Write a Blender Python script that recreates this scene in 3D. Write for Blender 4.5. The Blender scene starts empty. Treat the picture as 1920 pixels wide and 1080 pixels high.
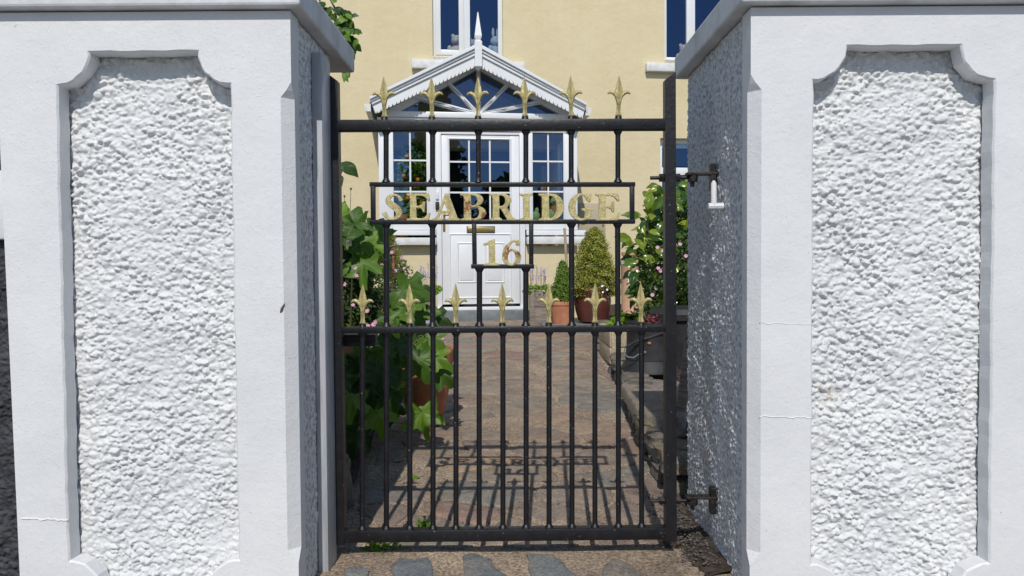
import bpy, bmesh, math, random
import numpy as np
from mathutils import Vector, Matrix, Euler, geometry
rnd = random.Random(7)
S = bpy.context.scene
C = S.collection
PI = math.pi

# ------------------------------------------------------------------ camera
F = 1400.0                      # focal length in pixels of the 1920 px photograph
EYE = Vector((0, 0, 0.755))
PITCH, ROLL = math.radians(1.64), math.radians(0.40)
cam_d = bpy.data.cameras.new('camera'); cam = bpy.data.objects.new('camera', cam_d); C.objects.link(cam)
cam_d.sensor_width = 36; cam_d.lens = F / 1920 * 36; cam_d.clip_end = 500; cam_d.clip_start = 0.05
RC = Matrix.Rotation(PI / 2 - PITCH, 3, 'X') @ Matrix.Rotation(-ROLL, 3, 'Z')
cam.matrix_world = Matrix.Translation(EYE) @ RC.to_4x4()
S.camera = cam

# ------------------------------------------------------------------ light
SUN_EL, SUN_AZ = math.radians(45.5), math.radians(2.6)     # azimuth: degrees left of straight behind the camera
w = bpy.data.worlds.new('World'); S.world = w; w.use_nodes = True
nt = w.node_tree; nt.nodes.clear()
sky = nt.nodes.new('ShaderNodeTexSky'); sky.sky_type = 'NISHITA'; sky.sun_disc = False
sky.sun_elevation = SUN_EL; sky.sun_rotation = PI + SUN_AZ
sky.air_density = 1.0; sky.dust_density = 0.3; sky.ozone_density = 1.5
bg = nt.nodes.new('ShaderNodeBackground'); bg.inputs[1].default_value = 0.105
wo = nt.nodes.new('ShaderNodeOutputWorld')
nt.links.new(sky.outputs[0], bg.inputs[0]); nt.links.new(bg.outputs[0], wo.inputs[0])
sd = bpy.data.lights.new('sun', 'SUN'); sd.energy = 3.2; sd.angle = math.radians(0.5); sd.color = (1.0, 0.955, 0.89)
sun = bpy.data.objects.new('sun', sd); C.objects.link(sun)
sdir = Vector((-math.sin(SUN_AZ) * math.cos(SUN_EL), -math.cos(SUN_AZ) * math.cos(SUN_EL), math.sin(SUN_EL)))
sun.rotation_euler = sdir.to_track_quat('Z', 'Y').to_euler()
sun.location = sdir * 20
S.view_settings.view_transform = 'Standard'; S.view_settings.look = 'None'
S.view_settings.gamma = 1; S.view_settings.exposure = 0.0
try: S.view_settings.use_curve_mapping = False
except Exception: pass
S.render.engine = 'CYCLES'
S.cycles.max_bounces = 8; S.cycles.transparent_max_bounces = 12

# ------------------------------------------------------------------ measuring
def ray(px, py):
    return RC @ Vector(((px - 960) / F, -(py - 540) / F, -1))
def at(px, py, Y):
    r = ray(px, py); return EYE + r * (Y / r.y)
def gz(y):
    return max(0.0, 0.0366 * (y - 2.2)) - 0.015

# ------------------------------------------------------------------ materials
def nodes(name):
    m = bpy.data.materials.new(name); m.use_nodes = True
    t = m.node_tree; b = t.nodes['Principled BSDF']
    return m, t, b
def ramp(t, fac, stops):
    r = t.nodes.new('ShaderNodeValToRGB'); e = r.color_ramp.elements
    while len(e) < len(stops): e.new(0.5)
    for i, (p, c) in enumerate(stops):
        e[i].position = p; e[i].color = (*c, 1) if len(c) == 3 else c
    t.links.new(fac, r.inputs[0]); return r.outputs[0]
def noise(t, scale, detail=4, rough=0.5, coord='Object', dist=0.0, vscale=None):
    tc = t.nodes.new('ShaderNodeTexCoord'); n = t.nodes.new('ShaderNodeTexNoise')
    n.inputs['Scale'].default_value = scale; n.inputs['Detail'].default_value = detail
    n.inputs['Roughness'].default_value = rough; n.inputs['Distortion'].default_value = dist
    src = tc.outputs[coord]
    if vscale:
        mp = t.nodes.new('ShaderNodeMapping'); mp.inputs['Scale'].default_value = vscale
        t.links.new(src, mp.inputs[0]); src = mp.outputs[0]
    t.links.new(src, n.inputs['Vector']); return n.outputs['Fac']
def mixc(t, fac, a, b, mode='MIX'):
    m = t.nodes.new('ShaderNodeMix'); m.data_type = 'RGBA'; m.blend_type = mode
    for s, v in ((m.inputs[0], fac), (m.inputs[6], a), (m.inputs[7], b)):
        if isinstance(v, (int, float)): s.default_value = v
        elif isinstance(v, tuple): s.default_value = (*v, 1)
        else: t.links.new(v, s)
    return m.outputs[2]
def bump(t, b, h, strength=0.3, dist=0.01):
    n = t.nodes.new('ShaderNodeBump'); n.inputs['Strength'].default_value = strength; n.inputs['Distance'].default_value = dist
    t.links.new(h, n.inputs['Height'])
    if b.inputs['Normal'].is_linked:
        t.links.new(b.inputs['Normal'].links[0].from_socket, n.inputs['Normal'])
    t.links.new(n.outputs[0], b.inputs['Normal'])
def simple(name, c1, c2=None, scale=8, rough=0.6, metal=0.0, bs=None, bst=0.3, bd=0.002, lo=0.35, hi=0.65, detail=5, vscale=None):
    m, t, b = nodes(name)
    if c2:
        n = noise(t, scale, detail, 0.6, vscale=vscale)
        t.links.new(ramp(t, n, [(lo, c1), (hi, c2)]), b.inputs['Base Color'])
    else: b.inputs['Base Color'].default_value = (*c1, 1)
    b.inputs['Roughness'].default_value = rough; b.inputs['Metallic'].default_value = metal
    if bs: bump(t, b, noise(t, bs, 5, 0.6, vscale=vscale), bst, bd)
    return m

def white_render():
    m, t, b = nodes('painted_render')
    base = ramp(t, noise(t, 3.0, 6, 0.65), [(0.3, (0.67, 0.675, 0.685)), (0.7, (0.76, 0.762, 0.768))])
    # grime spots and lichen stain
    sp = ramp(t, noise(t, 60, 3, 0.7), [(0.72, (0, 0, 0)), (0.78, (1, 1, 1))])
    base = mixc(t, 0.0, base, (0.3, 0.27, 0.2))
    mx = t.nodes[-1]; t.links.new(sp, mx.inputs[0])
    t.links.new(mx.outputs[2], b.inputs['Base Color'])
    b.inputs['Roughness'].default_value = 0.55
    b.inputs['Specular IOR Level'].default_value = 0.35
    bump(t, b, noise(t, 14, 5, 0.55), 0.25, 0.010)
    # paint pimples
    pim = ramp(t, noise(t, 190, 2, 0.5), [(0.60, (0, 0, 0)), (0.70, (1, 1, 1))])
    bump(t, b, pim, 0.4, 0.0011)
    bump(t, b, noise(t, 70, 4, 0.6), 0.30, 0.003)
    return m
def rough_render():
    m, t, b = nodes('painted_roughcast')
    c = ramp(t, noise(t, 5.0, 5, 0.6), [(0.3, (0.62, 0.63, 0.64)), (0.7, (0.73, 0.735, 0.735))])
    # small brown lichen patch, low on the right panel
    tc = t.nodes.new('ShaderNodeNewGeometry'); d = t.nodes.new('ShaderNodeVectorMath'); d.operation = 'DISTANCE'
    t.links.new(tc.outputs['Position'], d.inputs[0]); d.inputs[1].default_value = at(1556, 742, 1.70)
    r = t.nodes.new('ShaderNodeMapRange'); r.inputs[1].default_value = 0.0; r.inputs[2].default_value = 0.055
    r.inputs[3].default_value = 0.30; r.inputs[4].default_value = 0.0
    t.links.new(d.outputs['Value'], r.inputs[0])
    ad = t.nodes.new('ShaderNodeMath'); ad.operation = 'ADD'
    t.links.new(r.outputs[0], ad.inputs[0]); t.links.new(noise(t, 90, 3, 0.5), ad.inputs[1])
    f = ramp(t, ad.outputs[0], [(0.74, (0, 0, 0)), (0.80, (0.85, 0.85, 0.85))])
    t.links.new(mixc(t, f, c, (0.42, 0.31, 0.17)), b.inputs['Base Color'])
    b.inputs['Roughness'].default_value = 0.5
    b.inputs['Specular IOR Level'].default_value = 0.35
    bump(t, b, noise(t, 150, 4, 0.65), 0.6, 0.0028)
    return m
M = {}
M['paint'] = white_render(); M['rough'] = rough_render()
M['cap'] = simple('weathered_cap_paint', (0.46, 0.46, 0.46), (0.68, 0.69, 0.71), 9, 0.7, bs=90, bst=0.4, bd=0.003, lo=0.25, hi=0.6)
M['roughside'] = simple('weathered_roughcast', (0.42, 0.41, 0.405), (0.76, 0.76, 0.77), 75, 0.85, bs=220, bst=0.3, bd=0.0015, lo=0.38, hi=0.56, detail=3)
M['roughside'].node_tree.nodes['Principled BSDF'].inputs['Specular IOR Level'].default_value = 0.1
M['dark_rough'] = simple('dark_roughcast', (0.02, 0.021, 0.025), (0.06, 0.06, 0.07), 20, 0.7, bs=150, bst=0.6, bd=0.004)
M['timber_white'] = simple('white_painted_timber', (0.36, 0.37, 0.39), (0.50, 0.51, 0.54), 9, 0.55, bs=60, bst=0.3, bd=0.002, vscale=(6, 6, 0.6))
def iron():
    m, t, b = nodes('black_painted_iron')
    base = ramp(t, noise(t, 35, 5, 0.65), [(0.35, (0.005, 0.005, 0.007)), (0.7, (0.012, 0.012, 0.015))])
    sp = ramp(t, noise(t, 230, 1, 0.3), [(0.785, (0, 0, 0)), (0.805, (1, 1, 1))])
    t.links.new(mixc(t, sp, base, (0.30, 0.30, 0.29)), b.inputs['Base Color'])
    b.inputs['Roughness'].default_value = 0.42
    bump(t, b, noise(t, 110, 4, 0.6), 0.5, 0.0016)
    return m
M['iron'] = iron()
M['rusty_iron'] = simple('rust_flecked_iron', (0.012, 0.011, 0.012), (0.075, 0.055, 0.045), 60, 0.5, 0.3, bs=150, bst=0.5, bd=0.0015, lo=0.45, hi=0.75)
def gold(name, rust):
    m, t, b = nodes(name)
    base = ramp(t, noise(t, 60, 5, 0.6), [(0.30, (0.33, 0.275, 0.12)), (0.52, (0.52, 0.445, 0.205)), (0.8, (0.64, 0.56, 0.29))])
    b.inputs['Metallic'].default_value = 0.22; b.inputs['Roughness'].default_value = 0.36
    if rust is not None:
        f = ramp(t, noise(t, 26, 5, 0.7), [(rust, (0, 0, 0)), (rust + 0.07, (1, 1, 1))])
        base = mixc(t, f, base, ramp(t, noise(t, 120, 3), [(0.3, (0.10, 0.035, 0.012)), (0.7, (0.36, 0.15, 0.05))]))
    t.links.new(base, b.inputs['Base Color'])
    bump(t, b, noise(t, 95, 5, 0.65), 0.9, 0.0035)
    return m
M['gold'] = gold('gold_paint', None); M['gold_letter'] = gold('peeling_gold_paint', 0.61); M['gold_rust'] = gold('rusty_gold_paint', 0.50)
M['brass'] = simple('polished_brass', (0.62, 0.42, 0.13), (0.70, 0.52, 0.2), 20, 0.3, 0.9)
M['cream'] = simple('cream_house_paint', (0.655, 0.535, 0.315), (0.70, 0.585, 0.36), 2.2, 0.85, bs=24, bst=0.35, bd=0.008, lo=0.3, hi=0.7, detail=8)
def cream():
    m, t, b = nodes('cream_house_paint')
    a = ramp(t, noise(t, 1.6, 8, 0.62), [(0.3, (0.655, 0.555, 0.345)), (0.7, (0.715, 0.62, 0.405))])
    st = ramp(t, noise(t, 3.0, 6, 0.7, vscale=(3.5, 3.5, .28)), [(0.42, (1, 1, 1)), (0.78, (0.955, 0.95, 0.94))])
    sp = ramp(t, noise(t, 38, 2, 0.6), [(0.74, (1, 1, 1)), (0.80, (0.74, 0.72, 0.70))])
    t.links.new(mixc(t, 1.0, mixc(t, 1.0, a, st, 'MULTIPLY'), sp, 'MULTIPLY'), b.inputs['Base Color']); b.inputs['Roughness'].default_value = 0.88
    bump(t, b, noise(t, 3.5, 5, 0.6), 0.5, 0.03); bump(t, b, noise(t, 30, 5, 0.6), 0.4, 0.006)
    return m
M['cream'] = cream()
M['upvc'] = simple('white_upvc', (0.76, 0.77, 0.79), (0.80, 0.81, 0.82), 5, 0.3)
M['sillpaint'] = simple('white_masonry_sill', (0.62, 0.62, 0.60), (0.78, 0.78, 0.77), 12, 0.7, bs=40, bst=0.3, bd=0.004)
M['meter'] = simple('beige_meter_cover', (0.44, 0.38, 0.26), (0.48, 0.415, 0.29), 3, 0.6)
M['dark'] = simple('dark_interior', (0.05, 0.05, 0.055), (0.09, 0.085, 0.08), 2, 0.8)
M['roofgrey'] = simple('grey_roof', (0.10, 0.10, 0.11), (0.17, 0.17, 0.18), 9, 0.6)
M['black'] = simple('black_plastic', (0.014, 0.014, 0.016), (0.03, 0.03, 0.033), 20, 0.62, bs=50, bst=0.15, bd=0.002)
M['leadseal'] = simple('grey_gasket', (0.10, 0.10, 0.11), rough=0.6)
def glass():
    m, t, b = nodes('window_glass'); t.nodes.remove(b)
    o = t.nodes['Material Output']
    tr = t.nodes.new('ShaderNodeBsdfTransparent'); tr.inputs[0].default_value = (0.86, 0.90, 0.90, 1)
    gl = t.nodes.new('ShaderNodeBsdfGlossy'); gl.inputs[0].default_value = (0.30, 0.52, 1.0, 1); gl.inputs['Roughness'].default_value = 0.0
    fr = t.nodes.new('ShaderNodeFresnel'); fr.inputs[0].default_value = 2.15
    mx = t.nodes.new('ShaderNodeMixShader')
    ge = t.nodes.new('ShaderNodeNewGeometry'); sb = t.nodes.new('ShaderNodeMath'); sb.operation = 'SUBTRACT'; sb.inputs[0].default_value = 1.0; sb.use_clamp = True
    ml = t.nodes.new('ShaderNodeMath'); ml.operation = 'MULTIPLY'; t.links.new(ge.outputs['Backfacing'], sb.inputs[1]); t.links.new(sb.outputs[0], ml.inputs[0]); t.links.new(fr.outputs[0], ml.inputs[1])
    t.links.new(ml.outputs[0], mx.inputs[0]); t.links.new(tr.outputs[0], mx.inputs[1]); t.links.new(gl.outputs[0], mx.inputs[2])
    bn = t.nodes.new('ShaderNodeBump'); bn.inputs['Strength'].default_value = 0.04; bn.inputs['Distance'].default_value = 0.01
    t.links.new(noise(t, 2.5, 2), bn.inputs['Height']); t.links.new(bn.outputs[0], gl.inputs['Normal'])
    t.links.new(mx.outputs[0], o.inputs[0]); return m
M['glass'] = glass()
def leafmat(name, c1, c2, c3=None, scale=14, rough=0.42, transl=0.3, perobj=False):
    m, t, b = nodes(name); o = t.nodes['Material Output']
    stops = [(0.3, c1), (0.6, c2)] + ([(0.72, c3)] if c3 else [])
    if perobj:
        oi = t.nodes.new('ShaderNodeObjectInfo'); k = ramp(t, oi.outputs['Random'], [(0.0, c1), (0.55, c2)] + ([(1.0, c3)] if c3 else []))
        n = ramp(t, noise(t, scale, 4), [(0.3, (0.75, 0.75, 0.75)), (0.7, (1.15, 1.15, 1.1))])
        col = mixc(t, 1.0, k, n, 'MULTIPLY')
    else: col = ramp(t, noise(t, scale, 4, 0.6), stops)
    t.links.new(col, b.inputs['Base Color']); b.inputs['Roughness'].default_value = rough
    tr = t.nodes.new('ShaderNodeBsdfTranslucent'); t.links.new(mixc(t, 1.0, col, (1.3, 1.5, 0.5), 'MULTIPLY'), tr.inputs[0])
    mx = t.nodes.new('ShaderNodeMixShader'); mx.inputs[0].default_value = transl
    t.links.new(b.outputs[0], mx.inputs[1]); t.links.new(tr.outputs[0], mx.inputs[2]); t.links.new(mx.outputs[0], o.inputs[0])
    return m
M['bigleaf'] = leafmat('broad_leaf', (0.03, 0.075, 0.014), (0.085, 0.18, 0.024), (0.20, 0.34, 0.04), 30, 0.5, 0.35, True)
M['glossleaf'] = leafmat('glossy_leaf', (0.025, 0.07, 0.015), (0.09, 0.17, 0.02), (0.34, 0.40, 0.04), 40, 0.24, 0.25, True)
M['boxgreen'] = leafmat('box_foliage', (0.08, 0.15, 0.018), (0.19, 0.31, 0.035), (0.33, 0.38, 0.06), 34)
M['boxgold'] = leafmat('golden_box_foliage', (0.14, 0.19, 0.025), (0.36, 0.37, 0.055), (0.55, 0.25, 0.08), 26)
M['limegreen'] = leafmat('lime_foliage', (0.10, 0.20, 0.02), (0.22, 0.36, 0.04), None, 20)
M['fern'] = leafmat('fine_foliage', (0.022, 0.048, 0.013), (0.075, 0.13, 0.03), (0.19, 0.21, 0.07), 20)
M['pink'] = simple('pink_petal', (0.50, 0.20, 0.34), (0.74, 0.44, 0.57), 60, 0.6)
M['lilac'] = simple('lilac_petal', (0.24, 0.20, 0.42), (0.44, 0.36, 0.55), 60, 0.6)
M['crimson'] = simple('crimson_foliage', (0.10, 0.02, 0.03), (0.26, 0.05, 0.07), 60, 0.6)
M['orange'] = simple('orange_fruit', (0.80, 0.20, 0.02), rough=0.4)
M['stem'] = simple('green_stem', (0.06, 0.08, 0.03), (0.12, 0.10, 0.05), 40, 0.7)
M['bark'] = simple('bark', (0.05, 0.035, 0.022), (0.14, 0.10, 0.07), 30, 0.85, bs=60, bst=0.6, bd=0.005)
M['terracotta'] = simple('terracotta', (0.36, 0.13, 0.065), (0.50, 0.21, 0.11), 9, 0.75, bs=60, bst=0.25, bd=0.003)
M['terracotta_pale'] = simple('pale_terracotta', (0.52, 0.29, 0.18), (0.62, 0.38, 0.25), 7, 0.8, bs=40, bst=0.3, bd=0.003)
M['glazed'] = simple('oxblood_glaze', (0.085, 0.028, 0.022), (0.13, 0.042, 0.03), 6, 0.28, bs=20, bst=0.1, bd=0.003)
M['soil'] = simple('soil', (0.018, 0.012, 0.009), (0.09, 0.06, 0.042), 45, 0.95, bs=60, bst=1.0, bd=0.012)
M['oldwood'] = simple('weathered_grey_wood', (0.15, 0.12, 0.10), (0.33, 0.28, 0.24), 12, 0.85, bs=40, bst=0.6, bd=0.004, vscale=(0.6, 5, 6))
M['crate'] = simple('pale_crate_wood', (0.34, 0.27, 0.18), (0.50, 0.42, 0.30), 10, 0.8, bs=40, bst=0.5, bd=0.003, vscale=(5, 0.6, 6))
M['polewood'] = simple('pole_wood', (0.34, 0.25, 0.17), (0.48, 0.38, 0.28), 15, 0.8)
M['rustpipe'] = simple('rust_stake', (0.32, 0.13, 0.06), (0.46, 0.22, 0.12), 30, 0.8)
M['slate_step'] = simple('slate_step', (0.13, 0.15, 0.16), (0.22, 0.24, 0.24), 9, 0.7, bs=30, bst=0.3, bd=0.004)
M['plush'] = simple('pale_plush', (0.55, 0.45, 0.33), (0.68, 0.60, 0.48), 60, 0.95)
M['plush_grey'] = simple('grey_plush', (0.40, 0.42, 0.46), (0.5, 0.52, 0.55), 60, 0.95)
M['red'] = simple('red_ribbon', (0.5, 0.03, 0.04), rough=0.6)
M['cactus'] = simple('cactus_skin', (0.20, 0.34, 0.13), (0.32, 0.44, 0.20), 40, 0.6)
M['brownwood'] = simple('brown_wood', (0.22, 0.09, 0.035), (0.30, 0.14, 0.06), 10, 0.6)
def mortar():
    m, t, b = nodes('gravelly_mortar')
    a = ramp(t, noise(t, 3.5, 6, 0.65), [(0.3, (0.19, 0.145, 0.105)), (0.7, (0.42, 0.33, 0.24))])
    s = ramp(t, noise(t, 130, 3, 0.6), [(0.3, (0.45, 0.4, 0.38)), (0.5, (1, 1, 1)), (0.68, (1.8, 1.75, 1.7))])
    t.links.new(mixc(t, 1.0, a, s, 'MULTIPLY'), b.inputs['Base Color'])
    b.inputs['Roughness'].default_value = 0.95
    bump(t, b, noise(t, 22, 6, 0.7), 0.7, 0.012); bump(t, b, noise(t, 170, 4, 0.7), 0.9, 0.004)
    return m
M['mortar'] = mortar()
def stone(name, cols, seedscale=1):
    m, t, b = nodes(name)
    oi = t.nodes.new('ShaderNodeObjectInfo')
    k = ramp(t, oi.outputs['Random'], [(i / (len(cols) - 1), c) for i, c in enumerate(cols)])
    n = ramp(t, noise(t, 11, 7, 0.7, dist=1.0), [(0.25, (0.50, 0.48, 0.46)), (0.5, (1, 1, 1)), (0.75, (1.5, 1.38, 1.2))])
    col = mixc(t, 1.0, k, n, 'MULTIPLY')
    tan = ramp(t, noise(t, 5, 6, 0.75), [(0.55, (0, 0, 0)), (0.64, (1, 1, 1))])
    sp = ramp(t, noise(t, 150, 3, 0.6), [(0.35, (0.7, 0.7, 0.7)), (0.65, (1.25, 1.2, 1.15))])
    col = mixc(t, tan, col, mixc(t, 0.55, col, (0.27, 0.215, 0.15)))
    t.links.new(mixc(t, 1.0, col, sp, 'MULTIPLY'), b.inputs['Base Color'])
    b.inputs['Roughness'].default_value = 0.72
    bump(t, b, noise(t, 9, 7, 0.7, dist=0.6), 0.8, 0.014); bump(t, b, noise(t, 90, 4, 0.6), 0.5, 0.003)
    return m
M['paving'] = stone('slate_paving', [(0.24, 0.225, 0.19), (0.30, 0.205, 0.15), (0.20, 0.20, 0.185), (0.33, 0.245, 0.175), (0.25, 0.19, 0.16), (0.27, 0.25, 0.205), (0.28, 0.18, 0.15)])
M['slate_blue'] = stone('threshold_slate', [(0.19, 0.205, 0.21), (0.24, 0.245, 0.235), (0.17, 0.185, 0.20), (0.22, 0.20, 0.17)])
M['bedstone'] = stone('bed_stone', [(0.13, 0.12, 0.10), (0.18, 0.16, 0.12), (0.10, 0.10, 0.10)])
M['pavement'] = simple('street_pavement', (0.19, 0.185, 0.175), (0.27, 0.26, 0.245), 5, 0.9, bs=80, bst=0.4, bd=0.004)
M['pebble'] = stone('loose_pebble', [(0.40, 0.36, 0.30), (0.20, 0.16, 0.13), (0.30, 0.27, 0.24), (0.5, 0.46, 0.4)])

# ------------------------------------------------------------------ mesh helpers
def link(o, parent=None):
    C.objects.link(o)
    if parent: o.parent = parent
    return o
def mesh_obj(name, verts, faces, mat, parent=None, smooth=False):
    me = bpy.data.meshes.new(name); me.from_pydata([tuple(v) for v in verts], [], faces); me.update()
    if mat: me.materials.append(mat)
    if smooth: me.polygons.foreach_set('use_smooth', [True] * len(me.polygons))
    return link(bpy.data.objects.new(name, me), parent)
def bm_obj(name, bm, mat, parent=None, smooth=False):
    me = bpy.data.meshes.new(name); bmesh.ops.recalc_face_normals(bm, faces=bm.faces); bm.to_mesh(me); bm.free()
    if mat: me.materials.append(mat)
    if smooth:
        me.polygons.foreach_set('use_smooth', [True] * len(me.polygons))
        try: me.set_sharp_from_angle(angle=math.radians(40))
        except Exception: pass
    return link(bpy.data.objects.new(name, me), parent)
def bx(bm, x0, x1, y0, y1, z0, z1, bev=0.0):
    r = bmesh.ops.create_cube(bm, size=1)
    for v in r['verts']:
        v.co = Vector(((x0 + x1) / 2 + v.co.x * (x1 - x0), (y0 + y1) / 2 + v.co.y * (y1 - y0), (z0 + z1) / 2 + v.co.z * (z1 - z0)))
    if bev:
        es = list({e for v in r['verts'] for e in v.link_edges})
        bmesh.ops.bevel(bm, geom=es, offset=bev, segments=2, affect='EDGES', profile=0.5)
def box(name, x0, x1, y0, y1, z0, z1, mat, parent=None, bev=0.0):
    bm = bmesh.new(); bx(bm, x0, x1, y0, y1, z0, z1, bev); return bm_obj(name, bm, mat, parent, bool(bev))
def lathe(bm, prof, cx=0, cy=0, n=28, squash=1.0):
    rings = []
    for r, z in prof:
        rings.append([bm.verts.new((cx + r * math.cos(2 * PI * i / n), cy + squash * r * math.sin(2 * PI * i / n), z)) for i in range(n)])
    for a, b in zip(rings, rings[1:]):
        for i in range(n): bm.faces.new((a[i], a[(i + 1) % n], b[(i + 1) % n], b[i]))
    if prof[0][0] > 1e-4: bm.faces.new(rings[0][::-1])
    if prof[-1][0] > 1e-4: bm.faces.new(rings[-1])
def tube(bm, pts, radii, n=8, cap=True):
    pts = [Vector(p) for p in pts]
    if not hasattr(radii, '__len__'): radii = [radii] * len(pts)
    rings = []; up = None
    for i, p in enumerate(pts):
        d = (pts[min(i + 1, len(pts) - 1)] - pts[max(i - 1, 0)]).normalized()
        if up is None: up = d.orthogonal().normalized()
        up = (up - d * up.dot(d)).normalized(); s = d.cross(up)
        rings.append([bm.verts.new(p + (up * math.cos(2 * PI * k / n) + s * math.sin(2 * PI * k / n)) * radii[i]) for k in range(n)])
    for a, b in zip(rings, rings[1:]):
        for k in range(n): bm.faces.new((a[k], a[(k + 1) % n], b[(k + 1) % n], b[k]))
    if cap: bm.faces.new(rings[0][::-1]); bm.faces.new(rings[-1])
def prism(bm, poly, y0, y1):
    """poly in (x,z), extruded along y"""
    a = [bm.verts.new((x, y0, z)) for x, z in poly]; b = [bm.verts.new((x, y1, z)) for x, z in poly]; n = len(poly)
    tri = geometry.tessellate_polygon([[Vector((x, z, 0)) for x, z in poly]])
    for t in tri:
        bm.faces.new([a[i] for i in t]); bm.faces.new([b[i] for i in reversed(t)])
    for i in range(n): bm.faces.new((a[i], a[(i + 1) % n], b[(i + 1) % n], b[i]))
def tag(o, label=None, cat=None, group=None, kind=None):
    if label: o['label'] = label
    if cat: o['category'] = cat
    if group: o['group'] = group
    if kind: o['kind'] = kind
    return o
def thing(name, loc, label, cat, group=None, rz=0):
    o = bpy.data.objects.new(name, None); o.empty_display_size = 0.1; C.objects.link(o)
    o.location = loc; o.rotation_euler = (0, 0, rz)
    return tag(o, label, cat, group)

# ------------------------------------------------------------------ roughcast height field (thrown stones under paint)
def roughfield(w, h, res, seed, size=0.0098, amp=0.0078):
    rg = np.random.default_rng(seed); nx, nz = int(w / res) + 1, int(h / res) + 1
    H = np.zeros((nz, nx)); k = 1.0
    cells = [(x, z) for z in np.arange(0, h, size * 0.82) for x in np.arange(0, w, size * 0.82)]
    for (cx, cz) in cells:
        cx += rg.normal() * size * 0.55; cz += rg.normal() * size * 0.55
        a = size * (0.40 + 1.05 * rg.uniform() ** 1.6); b = a * rg.uniform(0.45, 1.0); th = rg.uniform(-0.6, 0.6)
        ht = amp * rg.uniform(0.15, 1.0) ** 1.2; tx, tz = rg.normal(size=2) * 0.45
        i0, i1 = max(0, int((cx - a) / res)), min(nx, int((cx + a) / res) + 2)
        j0, j1 = max(0, int((cz - a) / res)), min(nz, int((cz + a) / res) + 2)
        if i1 <= i0 or j1 <= j0: continue
        X = np.arange(i0, i1) * res - cx; Z = (np.arange(j0, j1) * res - cz)[:, None]
        u = (X * math.cos(th) + Z * math.sin(th)) / a; v = (-X * math.sin(th) + Z * math.cos(th)) / b
        r2 = u * u + v * v
        an = rg.uniform(0, 6.28) + np.array([0, 1.25, 2.5, 3.8, 5.0]) + rg.uniform(-.35, .35, 5); ds = rg.uniform(.55, .95, 5)
        e = np.full(r2.shape, -9.0)
        for q in range(5): e = np.maximum(e, (u * math.cos(an[q]) + v * math.sin(an[q])) / ds[q])
        g = ht * np.clip(np.minimum((1 - e) * 2.2, .80 + tx * u + tz * v), 0, 1.3)
        g = np.where(r2 < 1.0, g, 0)
        H[j0:j1, i0:i1] = np.maximum(H[j0:j1, i0:i1], g)
    for _ in range(1):
        P = np.pad(H, 1, mode='edge')
        H = 0.45 * H + 0.55 * (P[:-2, 1:-1] + P[2:, 1:-1] + P[1:-1, :-2] + P[1:-1, 2:]) / 4
    xs = np.arange(nx) * res; zs = (np.arange(nz) * res)[:, None]
    am = 0.82 + .30 * np.sin(xs * 17 + 2.1 * np.sin(zs * 8 + 1) + seed) * np.sin(zs * 11 + 1.7 * np.sin(xs * 9)) + .10 * np.sin(xs * 41 + zs * 29)
    H = H * np.clip(am, .38, 1.2)
    H += amp * .26 * np.sin(xs * 23 + 3 * np.sin(zs * 9)) * np.sin(zs * 19 + 2 * np.sin(xs * 13))
    return H
RES = 0.0021
FIELD = roughfield(0.66, 1.40, RES, 3)
FIELD2 = roughfield(0.66, 1.40, RES, 11, 0.0075, 0.0042)
def rough_panel(name, origin, ax, an, w, h, off, mat, parent, flip=False, amp=1.0, FIELD=FIELD):
    """a sheet of roughcast: ax = direction of width, an = outward normal"""
    nx, nz = int(w / RES) + 1, int(h / RES) + 1
    f = FIELD if not flip else FIELD[::-1, ::-1]
    Hh = f[off:off + nz, :nx]; nz, nx = Hh.shape
    xs, zs = np.meshgrid(np.linspace(0, w, nx), np.linspace(0, h, nz))
    P = (np.array(origin)[None, None, :] + xs[..., None] * np.array(ax) + zs[..., None] * np.array((0, 0, 1)) + (Hh * amp)[..., None] * np.array(an))
    V = P.reshape(-1, 3)
    idx = np.arange(nx * nz).reshape(nz, nx)
    q = np.stack([idx[:-1, :-1], idx[:-1, 1:], idx[1:, 1:], idx[1:, :-1]], -1).reshape(-1, 4)
    if np.cross(np.array(ax), np.array((0, 0, 1))) @ np.array(an) < 0: q = q[:, ::-1]
    me = bpy.data.meshes.new(name)
    me.vertices.add(len(V)); me.vertices.foreach_set('co', V.ravel())
    me.loops.add(q.size); me.loops.foreach_set('vertex_index', q.ravel().astype(np.int32))
    me.polygons.add(len(q)); me.polygons.foreach_set('loop_start', np.arange(0, q.size, 4, dtype=np.int32))
    me.polygons.foreach_set('use_smooth', np.ones(len(q), dtype=bool))
    me.update(); me.validate(); me.materials.append(mat)
    return link(bpy.data.objects.new(name, me), parent)

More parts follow.
